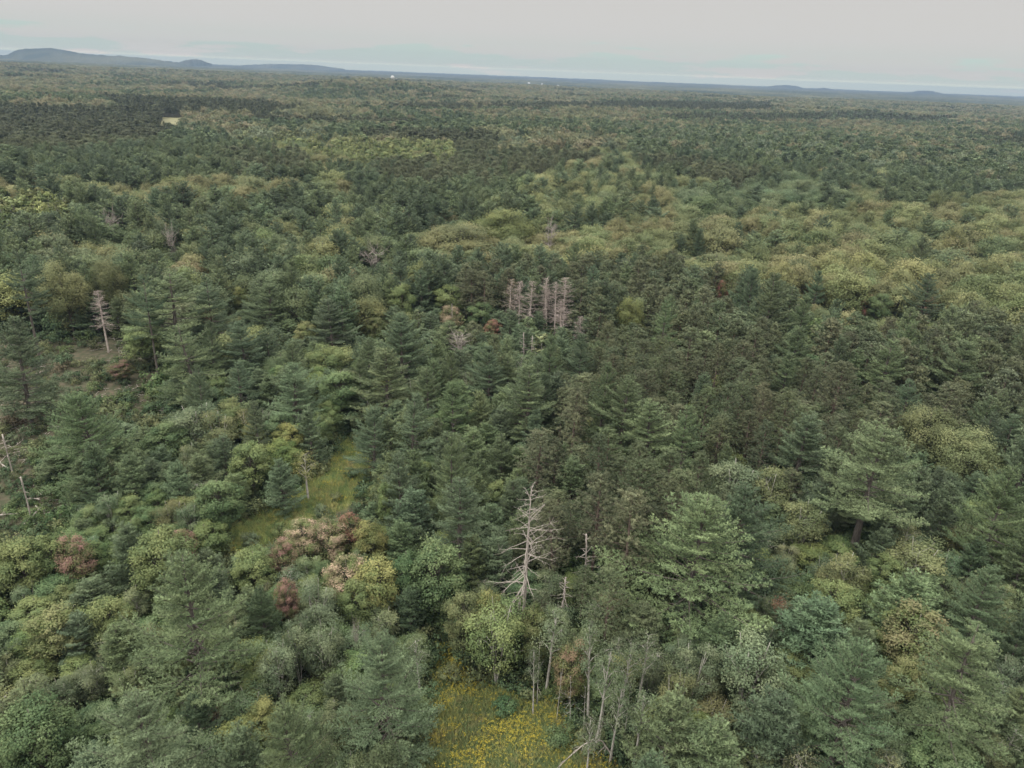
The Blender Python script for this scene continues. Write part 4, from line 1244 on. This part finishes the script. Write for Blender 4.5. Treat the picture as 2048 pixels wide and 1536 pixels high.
# ------------------------------------------------------------------ the mass of far trees, too many to count: one object of points per kind
def scatter(name, pts, rot, scale, idx, colour, sources, label, cat):
    """pts (n,3); colour (n,3); sources: list of layers, each a list of meshes picked by idx"""
    me = bpy.data.meshes.new(name)
    n = len(pts)
    me.vertices.add(n)
    me.vertices.foreach_set('co', np.ascontiguousarray(pts, np.float32).ravel())
    for nm, ty, arr in (('rot', 'FLOAT_VECTOR', rot), ('scl', 'FLOAT_VECTOR', scale), ('leaf_colour', 'FLOAT_VECTOR', np.asarray(colour) * GAIN), ('pick', 'INT', idx)):
        at_ = me.attributes.new(nm, ty, 'POINT')
        if ty == 'INT':
            at_.data.foreach_set('value', np.ascontiguousarray(arr, np.int32))
        else:
            at_.data.foreach_set('vector', np.ascontiguousarray(arr, np.float32).ravel())
    o = tag(link(bpy.data.objects.new(name, me)), label, cat, kind='stuff')
    g = bpy.data.node_groups.new(name + '_nodes', 'GeometryNodeTree')
    g.interface.new_socket('Geometry', in_out='INPUT', socket_type='NodeSocketGeometry')
    g.interface.new_socket('Geometry', in_out='OUTPUT', socket_type='NodeSocketGeometry')
    gi, go = N(g, 'NodeGroupInput'), N(g, 'NodeGroupOutput')
    jn = N(g, 'GeometryNodeJoinGeometry')
    for li, layer in enumerate(sources):
        col = bpy.data.collections.new(f'{name}_stock_{li}')
        for si, mesh in enumerate(layer):
            so = bpy.data.objects.new(f'{name}_{li}_{si:03d}', mesh)
            col.objects.link(so)
        ci = N(g, 'GeometryNodeCollectionInfo')
        ci.inputs['Collection'].default_value = col
        ci.inputs['Separate Children'].default_value = True
        ci.inputs['Reset Children'].default_value = True
        ip = N(g, 'GeometryNodeInstanceOnPoints')
        ip.inputs['Pick Instance'].default_value = True
        for an, dt, sk in (('rot', 'FLOAT_VECTOR', 'Rotation'), ('scl', 'FLOAT_VECTOR', 'Scale'), ('pick', 'INT', 'Instance Index')):
            na = N(g, 'GeometryNodeInputNamedAttribute', data_type=dt)
            na.inputs['Name'].default_value = an
            g.links.new(na.outputs['Attribute'], ip.inputs[sk])
        g.links.new(gi.outputs[0], ip.inputs['Points'])
        g.links.new(ci.outputs[0], ip.inputs['Instance'])
        g.links.new(ip.outputs[0], jn.inputs[0])
    g.links.new(jn.outputs[0], go.inputs[0])
    md = o.modifiers.new('scatter', 'NODES')
    md.node_group = g
    return o


R8 = np.random.default_rng(8)
MASS_SETS = {}
for a in MASS:
    kind, x, y, z, h, r = a[:6]
    d = math.hypot(x, y)
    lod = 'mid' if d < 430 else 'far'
    base = {'wp': 'wp', 'rp': 'rp', 'oak': 'oak', 'oakg': 'oak', 'maple': 'maple', 'aspen': 'aspen', 'poplar': 'aspen'}[kind]
    if base == 'maple':
        lod = 'mid'
    MASS_SETS.setdefault((kind if kind != 'oakg' else 'oak', base, lod), []).append((kind, x, y, z, h, r))
MASS_NAME = {'wp': ('white_pine_forest', 'far-off mass of dark white pines'), 'rp': ('red_pine_forest', 'dark even plantations of far-off red pines'), 'oak': ('oak_forest', 'rolling olive mass of far-off oak crowns'),
             'maple': ('maple_forest', 'scattered mass of far small green maples'), 'aspen': ('aspen_forest', 'grey-green mass of far aspens'), 'poplar': ('poplar_forest', 'pale yellow-green mass of far poplars')}
for (kind, base, lod), lst in MASS_SETS.items():
    key = f'{base}_{lod}'
    st = STOCK[key]
    pal = PALETTE[kind] + (PALETTE['oakg'] if kind == 'oak' else [])
    ns, npal = len(st), len(pal)
    layer = [st[s_][0] for s_ in range(ns)]
    A = np.array([b[1:] for b in lst])
    n = len(A)
    sv = R8.integers(ns, size=n)
    patch = vnoise(A[:, 0], A[:, 1], 60, 31) * 0.6 + R8.random(n) * 0.4
    if kind == 'oak':
        n0 = len(PALETTE['oak'])
        isg = np.array([b[0] == 'oakg' for b in lst])
        pv = np.where(isg, n0 + R8.integers(npal - n0, size=n), np.minimum((patch * n0).astype(int), n0 - 1))
    else:
        pv = np.minimum((patch * npal).astype(int), npal - 1)
    H1, R1 = st[0][2], st[0][3]
    scl = np.column_stack([A[:, 4] / R1, A[:, 4] / R1, A[:, 3] / H1])
    rot = np.column_stack([R8.normal(0, 0.045, n), R8.normal(0, 0.045, n), R8.random(n) * 6.283])
    layers = [layer]
    if lod == 'mid':
        layers.append([st[s_][1] for s_ in range(ns)])
    nm, lb = MASS_NAME[kind]
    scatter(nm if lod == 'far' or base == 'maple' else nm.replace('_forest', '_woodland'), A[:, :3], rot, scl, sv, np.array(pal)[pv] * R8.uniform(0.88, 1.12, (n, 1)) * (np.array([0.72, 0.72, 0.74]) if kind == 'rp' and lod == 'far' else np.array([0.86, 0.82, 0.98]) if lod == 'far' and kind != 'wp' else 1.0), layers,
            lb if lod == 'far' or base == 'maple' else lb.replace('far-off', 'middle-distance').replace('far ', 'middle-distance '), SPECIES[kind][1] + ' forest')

# ------------------------------------------------------------------ undergrowth, meadow plants
R9 = np.random.default_rng(9)


def under():
    ps = []
    for d0, d1, s in ((20, 110, 1.25), (110, 240, 2.4)):
        g = np.arange(-d1, d1, s)
        gx, gy = np.meshgrid(g, np.arange(18, d1, s))
        P = np.stack([gx.ravel(), gy.ravel()], 1) + R9.uniform(-0.5 * s, 0.5 * s, (gx.size, 2))
        d = np.hypot(P[:, 0], P[:, 1])
        P = P[(d >= d0) & (d < d1) & (np.abs(P[:, 0]) < P[:, 1] * 0.95 + 12)]
        ps.append(np.column_stack([P, np.full(len(P), s)]))
    P = np.concatenate(ps)
    m = ~(inside(P[:, :2], G_MEADOW) | inside(P[:, :2], G_GLADE))
    P = P[m]
    cl = inside(P[:, :2], G_CLEAR)
    keep = ~cl | (vnoise(P[:, 0], P[:, 1], 4.5, 41) + R9.normal(0, 0.15, len(P)) > 0.31)
    P, cl = P[keep], cl[keep]
    pr = proj(np.column_stack([P[:, :2], np.full(len(P), 1.3)]))[:, :2]
    vis = ~(inside(pr, MEADOW) | inside(pr, GLADE))
    P, cl = P[vis], cl[vis]
    n = len(P)
    sc = R9.uniform(0.55, 1.25, n) * np.where(P[:, 2] > 2, 1.7, 1.0) * np.where(cl, 0.58, 1.0)
    z = land(P[:, 0], P[:, 1]) - 0.1
    pal = [(0.044, 0.070, 0.028), (0.054, 0.076, 0.030), (0.040, 0.062, 0.030), (0.060, 0.070, 0.032), (0.052, 0.072, 0.038), (0.066, 0.056, 0.034)]
    st = STOCK['shrub_low']
    layer = [st[s_][0] for s_ in range(len(st))]
    pv = np.minimum((vnoise(P[:, 0], P[:, 1], 7, 43) * 0.7 + R9.random(n) * 0.4) * len(pal) * 0.9, len(pal) - 1).astype(int)
    idx = R9.integers(len(st), size=n)
    scatter('undergrowth', np.column_stack([P[:, :2], z]), np.column_stack([np.zeros(n), np.zeros(n), R9.random(n) * 6.28]), np.column_stack([sc, sc, sc * R9.uniform(0.8, 1.3, n)]), idx, np.array(pal)[pv] * R9.uniform(0.85, 1.15, (n, 1)), [layer],
            'low leafy undergrowth filling gaps between the trees', 'undergrowth')


under()


def grass_mesh(name, n, hgt, wid, spread, mat, seed, flower=False):
    R = np.random.default_rng(seed)
    c = np.column_stack([R.normal(0, spread, (n, 2)), np.zeros(n)])
    d = unit(np.column_stack([R.normal(0, 0.38, (n, 2)), np.ones(n)]))
    ln = hgt * R.uniform(0.5, 1.1, n)
    if not flower:
        return quads_mesh(name, blades(c, d, ln, wid * R.uniform(0.6, 1.4, n), R), R.random(n), mat)
    tip = c + d * ln[:, None]
    k = 5
    P = np.repeat(tip, k, 0) + R.normal(0, 0.045, (n * k, 3))
    return quads_mesh(name, leaves(P, unit(R.normal(size=P.shape) + [0, 0, 1.2]), np.full(n * k, 0.062) * R.uniform(0.6, 1.3, n * k), R), R.random(n * k), mat)


def meadow():
    P = []
    for poly, s in ((G_MEADOW, 0.24), (G_GLADE, 0.34)):
        lo, hi = poly.min(0), poly.max(0)
        lo[1] = max(lo[1], 24)
        gx, gy = np.meshgrid(np.arange(lo[0] - 1, hi[0] + 1, s), np.arange(lo[1] - 1, hi[1] + 1, s))
        p = np.stack([gx.ravel(), gy.ravel()], 1) + R9.uniform(-s * .5, s * .5, (gx.size, 2))
        P.append(p[inside(p + R9.normal(0, 0.5, p.shape), poly)])
    P = np.concatenate(P)
    n = len(P)
    tall = vnoise(P[:, 0], P[:, 1], 2.2, 51)
    sc = 0.55 + 0.75 * tall * R9.uniform(0.7, 1.3, n)
    pal = [(0.085, 0.105, 0.034), (0.108, 0.116, 0.040), (0.070, 0.094, 0.036), (0.130, 0.125, 0.048), (0.118, 0.100, 0.050)]
    ms = [grass_mesh('grass_tuft', 34, 0.75, 0.035, 0.14, M_GRASS, 60 + i) for i in range(3)]
    layer = ms
    pv = np.minimum((vnoise(P[:, 0], P[:, 1], 1.8, 52) * 0.75 + R9.random(n) * 0.35) * len(pal) * 0.9, len(pal) - 1).astype(int)
    gl = inside(P, G_GLADE)[:, None]
    tone = np.array(pal)[pv] * np.where(gl, np.array([1.25, 1.34, 1.15]), np.array([1.22, 1.26, 1.2]))
    z = land(P[:, 0], P[:, 1])
    zero = np.zeros(n)
    rot = np.column_stack([R9.normal(0, .12, n), R9.normal(0, .12, n), R9.random(n) * 6.28])
    scatter('grass', np.column_stack([P, z]), rot, np.column_stack([sc, sc, sc]), R9.integers(3, size=n), tone, [layer], 'tall green grass of the meadow and glade', 'grass')
    # goldenrod
    fm = (vnoise(P[:, 0], P[:, 1], 2.6, 53) * 0.6 + vnoise(P[:, 0], P[:, 1], 0.9, 54) * 0.4 + R9.normal(0, 0.14, n)) > 0.59
    fm &= R9.random(n) < 0.5 * np.where(inside(P, G_MEADOW), 1.0, 0.35)
    Pf, nf = P[fm], int(fm.sum())
    fs = [grass_mesh('goldenrod_heads', 9, 1.0, 0.0, 0.14, M_FLOWER, 70 + i, True) for i in range(3)]
    gold = np.array([(0.205, 0.172, 0.026), (0.24, 0.20, 0.028), (0.17, 0.155, 0.035)])
    layer = fs
    s2 = R9.uniform(0.75, 1.2, nf)
    scatter('goldenrod_flowers', np.column_stack([Pf, land(Pf[:, 0], Pf[:, 1])]), np.column_stack([zero[:nf], zero[:nf], R9.random(nf) * 6.28]), np.column_stack([s2, s2, s2]),
            R9.integers(3, size=nf), gold[R9.integers(3, size=nf)], [layer], 'yellow goldenrod blooming through the meadow grass', 'goldenrod')


meadow()

# ------------------------------------------------------------------ the land far away
def far_canopy():
    """beyond the last single crowns the wood is one rough sheet of tree tops"""
    an = np.radians(np.arange(-60, 60.01, 0.16))
    rs = np.concatenate([np.arange(1150, 3000, 26), np.geomspace(3000, 13900, 50)])
    X, Y = rs[:, None] * np.sin(an), rs[:, None] * np.cos(an)
    R = np.random.default_rng(12)
    d = np.hypot(X, Y)
    Z = land(X, Y) + 8.0 + np.clip((d - 1300) / 1200, 0, 1) * 2.5 + R.uniform(-1, 1, X.shape) * 2.0 + 5 * (vnoise(X, Y, 160, 61) - 0.5) + 14 * (vnoise(X * 0.45, Y, 1500, 62) - 0.5) * np.clip((d - 2600) / 3000, 0, 1)
    Z[0] = land(X[0], Y[0]) - 1
    n = len(an)
    v = np.stack([X, Y, Z], -1).reshape(-1, 3)
    i, j = np.meshgrid(np.arange(len(rs) - 1), np.arange(n - 1), indexing='ij')
    a = (i * n + j).ravel()
    f = np.stack([a, a + 1, a + n + 1, a + n], 1)
    me = bpy.data.meshes.new('distant_forest')
    me.from_pydata(v.tolist(), [], f.tolist())
    m = bpy.data.materials.new('distant_canopy')
    m.use_nodes = True
    t = m.node_tree
    p = t.nodes['Principled BSDF']
    p.inputs['Roughness'].default_value = 1.0
    p.inputs['Specular IOR Level'].default_value = 0.0
    c = N(t, 'ShaderNodeTexCoord')
    mp_ = N(t, 'ShaderNodeMapping')
    mp_.inputs[3].default_value = (1, 0.35, 1)
    L(t, c, 'Object', mp_, 0)
    n1 = N(t, 'ShaderNodeTexNoise')
    n1.inputs['Scale'].default_value = 0.0032
    n1.inputs['Detail'].default_value = 9.0
    n1.inputs['Roughness'].default_value = 0.66
    L(t, mp_, 0, n1, 'Vector')
    r = N(t, 'ShaderNodeValToRGB')
    r.color_ramp.elements[0].position, r.color_ramp.elements[0].color = 0.42, (0.036, 0.046, 0.036, 1)
    r.color_ramp.elements[1].position, r.color_ramp.elements[1].color = 0.60, (0.082, 0.084, 0.054, 1)
    L(t, n1, 0, r, 0)
    L(t, r, 0, p, 0)
    me.materials.append(m)
    tag(link(bpy.data.objects.new('distant_forest', me)), 'endless dark forest fading into blue haze below the horizon', 'forest', kind='stuff')
    return m


M_CANOPY = far_canopy()


def hill(name, prof, dist, depth):
    """prof: (u, v) of the skyline in the photo"""
    R = np.random.default_rng(int(dist))
    us = np.linspace(prof[0][0], prof[-1][0], 90)
    vs = np.interp(us, [a for a, b in prof], [b for a, b in prof])
    verts, f = [], []
    nd = 15
    for k in range(nd):
        q = (k - nd // 2) / (nd // 2)
        for u, v in zip(us, vs):
            d = ray(u, v)
            t = dist / math.hypot(d[0], d[1])
            x, y = d[0] * t, d[1] * t
            z = (CAM_Z + d[2] * t) * math.cos(q * math.pi / 2) ** 1.3 + R.normal(0, 2.0) * (abs(q) < 1) - 4 * abs(q)
            s = 1 + q * depth / dist
            verts.append((x * s, y * s, z))
    n = len(us)
    for k in range(nd - 1):
        for i in range(n - 1):
            a = k * n + i
            f.append((a, a + 1, a + n + 1, a + n))
    me = bpy.data.meshes.new(name)
    me.from_pydata(verts, [], f)
    me.materials.append(M_CANOPY)
    tag(link(bpy.data.objects.new(name, me)), kind='structure')


hill('hills', [(-420, 108), (-200, 100), (-60, 104), (12, 112), (30, 102), (50, 97), (105, 96), (140, 102), (185, 110), (250, 112), (300, 117), (345, 124), (372, 128)], 6000, 900)
hill('hills', [(352, 127), (368, 121), (388, 118), (402, 120), (424, 128)], 6600, 500)
hill('hills', [(470, 131), (540, 128), (620, 129), (690, 138)], 8500, 900)
hill('hills', [(1535, 173), (1550, 171), (1572, 170), (1592, 172), (1606, 176)], 9000, 600)
hill('hills', [(1632, 178), (1648, 175.5), (1668, 179)], 9000, 500)
hill('hills', [(1820, 185), (1838, 181), (1865, 182), (1885, 187)], 9000, 500)


def box_mesh(name, size, mat, z0=0.0, gable=0.0):
    a, b, c = size
    v = [(-a, -b, z0), (a, -b, z0), (a, b, z0), (-a, b, z0), (-a, -b, z0 + c), (a, -b, z0 + c), (a, b, z0 + c), (-a, b, z0 + c)]
    f = [(0, 3, 2, 1), (0, 1, 5, 4), (1, 2, 6, 5), (2, 3, 7, 6), (3, 0, 4, 7)]
    if gable:
        v += [(-a, 0, z0 + c + gable), (a, 0, z0 + c + gable)]
        f += [(4, 5, 9, 8), (6, 7, 8, 9), (4, 8, 7), (5, 6, 9)]
    else:
        f.append((4, 5, 6, 7))
    me = bpy.data.meshes.new(name)
    me.from_pydata(v, [], f)
    me.materials.append(mat)
    return me


M_WHITE = simple('white_paint', (0.34, 0.35, 0.35), (0.46, 0.46, 0.45), 0.5)
M_ROOF = simple('grey_metal_roof', (0.40, 0.42, 0.43), (0.5, 0.51, 0.52), 0.5)


def water_tower():
    d = ray(785, 151)
    dist = float(np.hypot(*KNOLL[:2]))
    t = dist / math.hypot(d[0], d[1])
    x, y, top = d[0] * t, d[1] * t, CAM_Z + d[2] * t
    z0 = float(land(x, y))
    h = top - z0
    e = link(bpy.data.objects.new('water_tower', None))
    e.location = (x, y, z0)
    tag(e, 'white water tower standing on the low wooded knoll on the horizon', 'water tower')

    def lathe(name, prof):
        k = 20
        v, f = [], []
        for r_, z_ in prof:
            v += [(r_ * math.cos(2 * math.pi * i / k), r_ * math.sin(2 * math.pi * i / k), z_) for i in range(k)]
        for i in range(len(prof) - 1):
            for j in range(k):
                f.append((i * k + j, i * k + (j + 1) % k, (i + 1) * k + (j + 1) % k, (i + 1) * k + j))
        f += [tuple(range(k - 1, -1, -1)), tuple((len(prof) - 1) * k + j for j in range(k))]
        me = bpy.data.meshes.new(name)
        me.from_pydata(v, [], f)
        me.materials.append(M_WHITE)
        link(bpy.data.objects.new(name, me), e)
    lathe('column', [(2.1, 0), (1.3, 2.5), (1.1, h - 7.2)])
    lathe('tank', [(1.1, h - 7.2), (2.6, h - 5.8), (3.4, h - 4), (3.3, h - 2.2), (2.4, h - 0.7), (0.8, h - 0.05), (0.2, h)])


water_tower()

for u, v, dist, a, label in [(1058, 163.5, 3600, 9, 'white farm building, leftmost of the three right of the knoll'), (1084, 165.5, 3500, 7, 'small white farm building between its two neighbours on the plain'),
                             (1116, 168.5, 3300, 6, 'white farm building, rightmost of the three right of the knoll'), (1337, 181, 2900, 9, 'long white barn alone on the far plain, right of centre'),
                             (946, 161.5, 2900, 5, 'slim white silo-like shed right of the water tower'), (667, 164.5, 2300, 4.5, 'white shed in the trees left of the knoll'),
                             (1965, 208.5, 2500, 7, 'white barn in the far trees near the right edge'), (66, 161.5, 2000, 4, 'white house in the far trees at the left')]:
    d = ray(u, v + 1.6)
    a *= 0.55
    t = dist / math.hypot(d[0], d[1])
    x, y, top = d[0] * t, d[1] * t, CAM_Z + d[2] * t
    z0 = float(land(x, y))
    hh = max(8.0, top - z0)
    e = link(bpy.data.objects.new('farm_building', None))
    e.location = (x, y, z0)
    e.rotation_euler = (0, 0, math.atan2(-x, y) + 0.3)
    tag(e, label, 'building', 'white buildings on the far plain')
    link(bpy.data.objects.new('wall', box_mesh('wall', (a, a * 0.6, hh - 3), M_WHITE)), e)
    link(bpy.data.objects.new('roof', box_mesh('roof', (a * 1.05, a * 0.66, 0.3), M_ROOF, hh - 2.998, 2.7)), e)


def field_sheet():
    c = FIELD.mean(0)
    v = [(x, y, float(land(x, y)) + 0.35) for x, y in c + (FIELD - c) * 1.0]
    me = bpy.data.meshes.new('field')
    me.from_pydata(v, [], [tuple(range(len(v)))])
    me.materials.append(simple('dry_field_grass', (0.14, 0.14, 0.075), (0.19, 0.18, 0.10), 0.2))
    tag(link(bpy.data.objects.new('field', me)), kind='structure')


field_sheet()

# ------------------------------------------------------------------ felled wood in the clearing, leaning tree, dead boughs
for k, (u1, v1, u2, v2, r_, label) in enumerate([(48, 1049, 86, 1010, 0.13, 'pale log lying slantwise in the clearing, left edge'), (60, 997, 80, 997, 0.11, 'short pale log behind the slanting one'),
                                            (-10, 1031, 36, 1027, 0.10, 'pale log cut by the left edge, level'), (88, 1027, 128, 1016, 0.09, 'thin log right of the slanting pale one'), (118, 1012, 162, 1008, 0.08, 'thin pale pole at the right end of the slash'),
                                            (70, 1012, 100, 1030, 0.08, 'thin log crossing behind the slanting one'), (205, 828, 262, 834, 0.10, 'pale log at the far side of the clearing by the airy pine'), (268, 838, 296, 832, 0.09, 'short log right of the far pale log'),
                                            (-8, 918, 20, 940, 0.10, 'log lying by the broken trunk at the left edge')]):
    p1, p2 = at(u1, v1, 0.45)[0], at(u2, v2, 0.45)[0]
    c = (p1 + p2) / 2
    w = Wood()
    q = np.linspace(0, 1, 5)[:, None]
    line = (p1 - c) * (1 - q) + (p2 - c) * q + rng.normal(0, 0.03, (5, 3))
    w.tube(line, np.linspace(r_, r_ * 0.7, 5), 8)
    for _ in range(3):
        i = rng.integers(1, 4)
        dd = unit(rng.normal(size=3) + [0, 0, 0.5])
        w.tube([line[i], line[i] + dd * 0.3, line[i] + dd * 0.55], [0.03, 0.025, 0.012], 4)
    o = link(bpy.data.objects.new('log', w.mesh('log', M_DEAD)))
    o.location = c
    tag(o, label, 'log', 'logs left in the clearing')


def slash():
    w = Wood()
    lo, hi = G_CLEAR.min(0), G_CLEAR.max(0)
    n = 0
    while n < 800:
        p = rng.uniform(lo, hi)
        if p[0] < -110 or not inside(p[None], G_CLEAR)[0] or vnoise(p[0], p[1], 7, 71) < 0.45:
            continue
        a = rng.random() * 6.283
        l = rng.uniform(0.5, 1.8)
        dd = np.array([math.cos(a), math.sin(a), rng.normal(0.05, 0.12)])
        b = np.array([p[0], p[1], rng.uniform(0.1, 0.5)])
        w.tube([b, b + dd * l * 0.5 + rng.normal(0, 0.05, 3), b + dd * l], [0.04, 0.035, 0.015], 4)
        n += 1
    tag(link(bpy.data.objects.new('slash_debris', w.mesh('slash_debris', M_DEAD))), 'broken branches strewn over the logged clearing', 'debris', kind='stuff')


slash()


def leaning_tree():
    pts = [at(1236, 1538, 0)[0], at(1220, 1505, 1.2)[0], at(1204, 1482, 2.4)[0], at(1188, 1478, 3.0)[0], at(1166, 1490, 2.9)[0], at(1140, 1512, 2.4)[0], at(1112, 1538, 1.7)[0]]
    b = pts[0].copy()
    pts = np.array(pts) - b
    w = Wood()
    w.tube(pts, [0.075, 0.07, 0.06, 0.05, 0.042, 0.03, 0.012], 6)
    for k in (2, 3, 4, 4, 5, 5, 5, 6):
        for _ in range(3):
            p = pts[k - 1] + (pts[k] - pts[k - 1]) * rng.random()
            d = unit((pts[6] - pts[3]) + rng.normal(0, 0.9, 3) + [0, 0, -0.3])
            l = rng.uniform(0.4, 1.1)
            w.tube([p, p + d * l * 0.5 + [0, 0, 0.05], p + d * l - [0, 0, 0.1]], [0.022, 0.016, 0.007], 4)
    o = link(bpy.data.objects.new('dead_birch', w.mesh('dead_birch', M_DEAD)))
    o.location = b
    tag(o, 'bleached bare tree bent over the bottom edge of the goldenrod meadow', 'dead tree')


leaning_tree()


def dead_bough(owner, u, v, z, n, size):
    """rust-brown dead needles on one bough of a pine"""
    e = HERO_OBJ[owner]
    p = at(u, v, z)[0]
    R = np.random.default_rng(int(u))
    P = p + R.normal(size=(n, 3)) * np.array([0.45, 0.45, 0.55]) * size
    Qd = blades(P, unit(R.normal(size=P.shape) + [0, 0, -0.4]), R.uniform(0.15, 0.35, n), np.full(n, 0.05), R)
    q = Qd.reshape(-1, 3) - np.array(e.location)
    a = -e.rotation_euler.z
    q = np.column_stack([q[:, 0] * math.cos(a) - q[:, 1] * math.sin(a), q[:, 0] * math.sin(a) + q[:, 1] * math.cos(a), q[:, 2]]) / np.array(e.scale)
    o = link(bpy.data.objects.new('dead_bough', quads_mesh('dead_bough', q.reshape(-1, 4, 3), R.random(n), M_NEEDLE)), e)
    o['leaf_colour'] = [0.15, 0.078, 0.046]
    o['label'] = 'rust-brown dead bough'


for i_, h_ in enumerate(HEROES):
    if 'rust-brown dead boughs' in h_[8]:
        dead_bough(i_, 415, 630, 10, 500, 1.1)
    if h_[8].startswith('tall white pine close behind the largest'):
        dead_bough(i_, 1562, 1206, 5, 320, 0.8)

# ------------------------------------------------------------------ air
def haze():
    me = box_mesh('haze', (15500, 15500, 164), None, -40)
    me.materials.clear()
    m = bpy.data.materials.new('haze_air')
    m.use_nodes = True
    t = m.node_tree
    t.nodes.clear()
    o = N(t, 'ShaderNodeOutputMaterial')
    pv = N(t, 'ShaderNodeVolumePrincipled')
    pv.inputs['Color'].default_value = (0.21, 0.29, 0.41, 1)
    pv.inputs['Density'].default_value = 0.00014
    pv.inputs['Anisotropy'].default_value = 0.0
    L(t, pv, 0, o, 'Volume')
    me.materials.append(m)
    tag(link(bpy.data.objects.new('haze', me)), kind='stuff', label='pale blue haze filling the air over the forest', cat='haze')


haze()
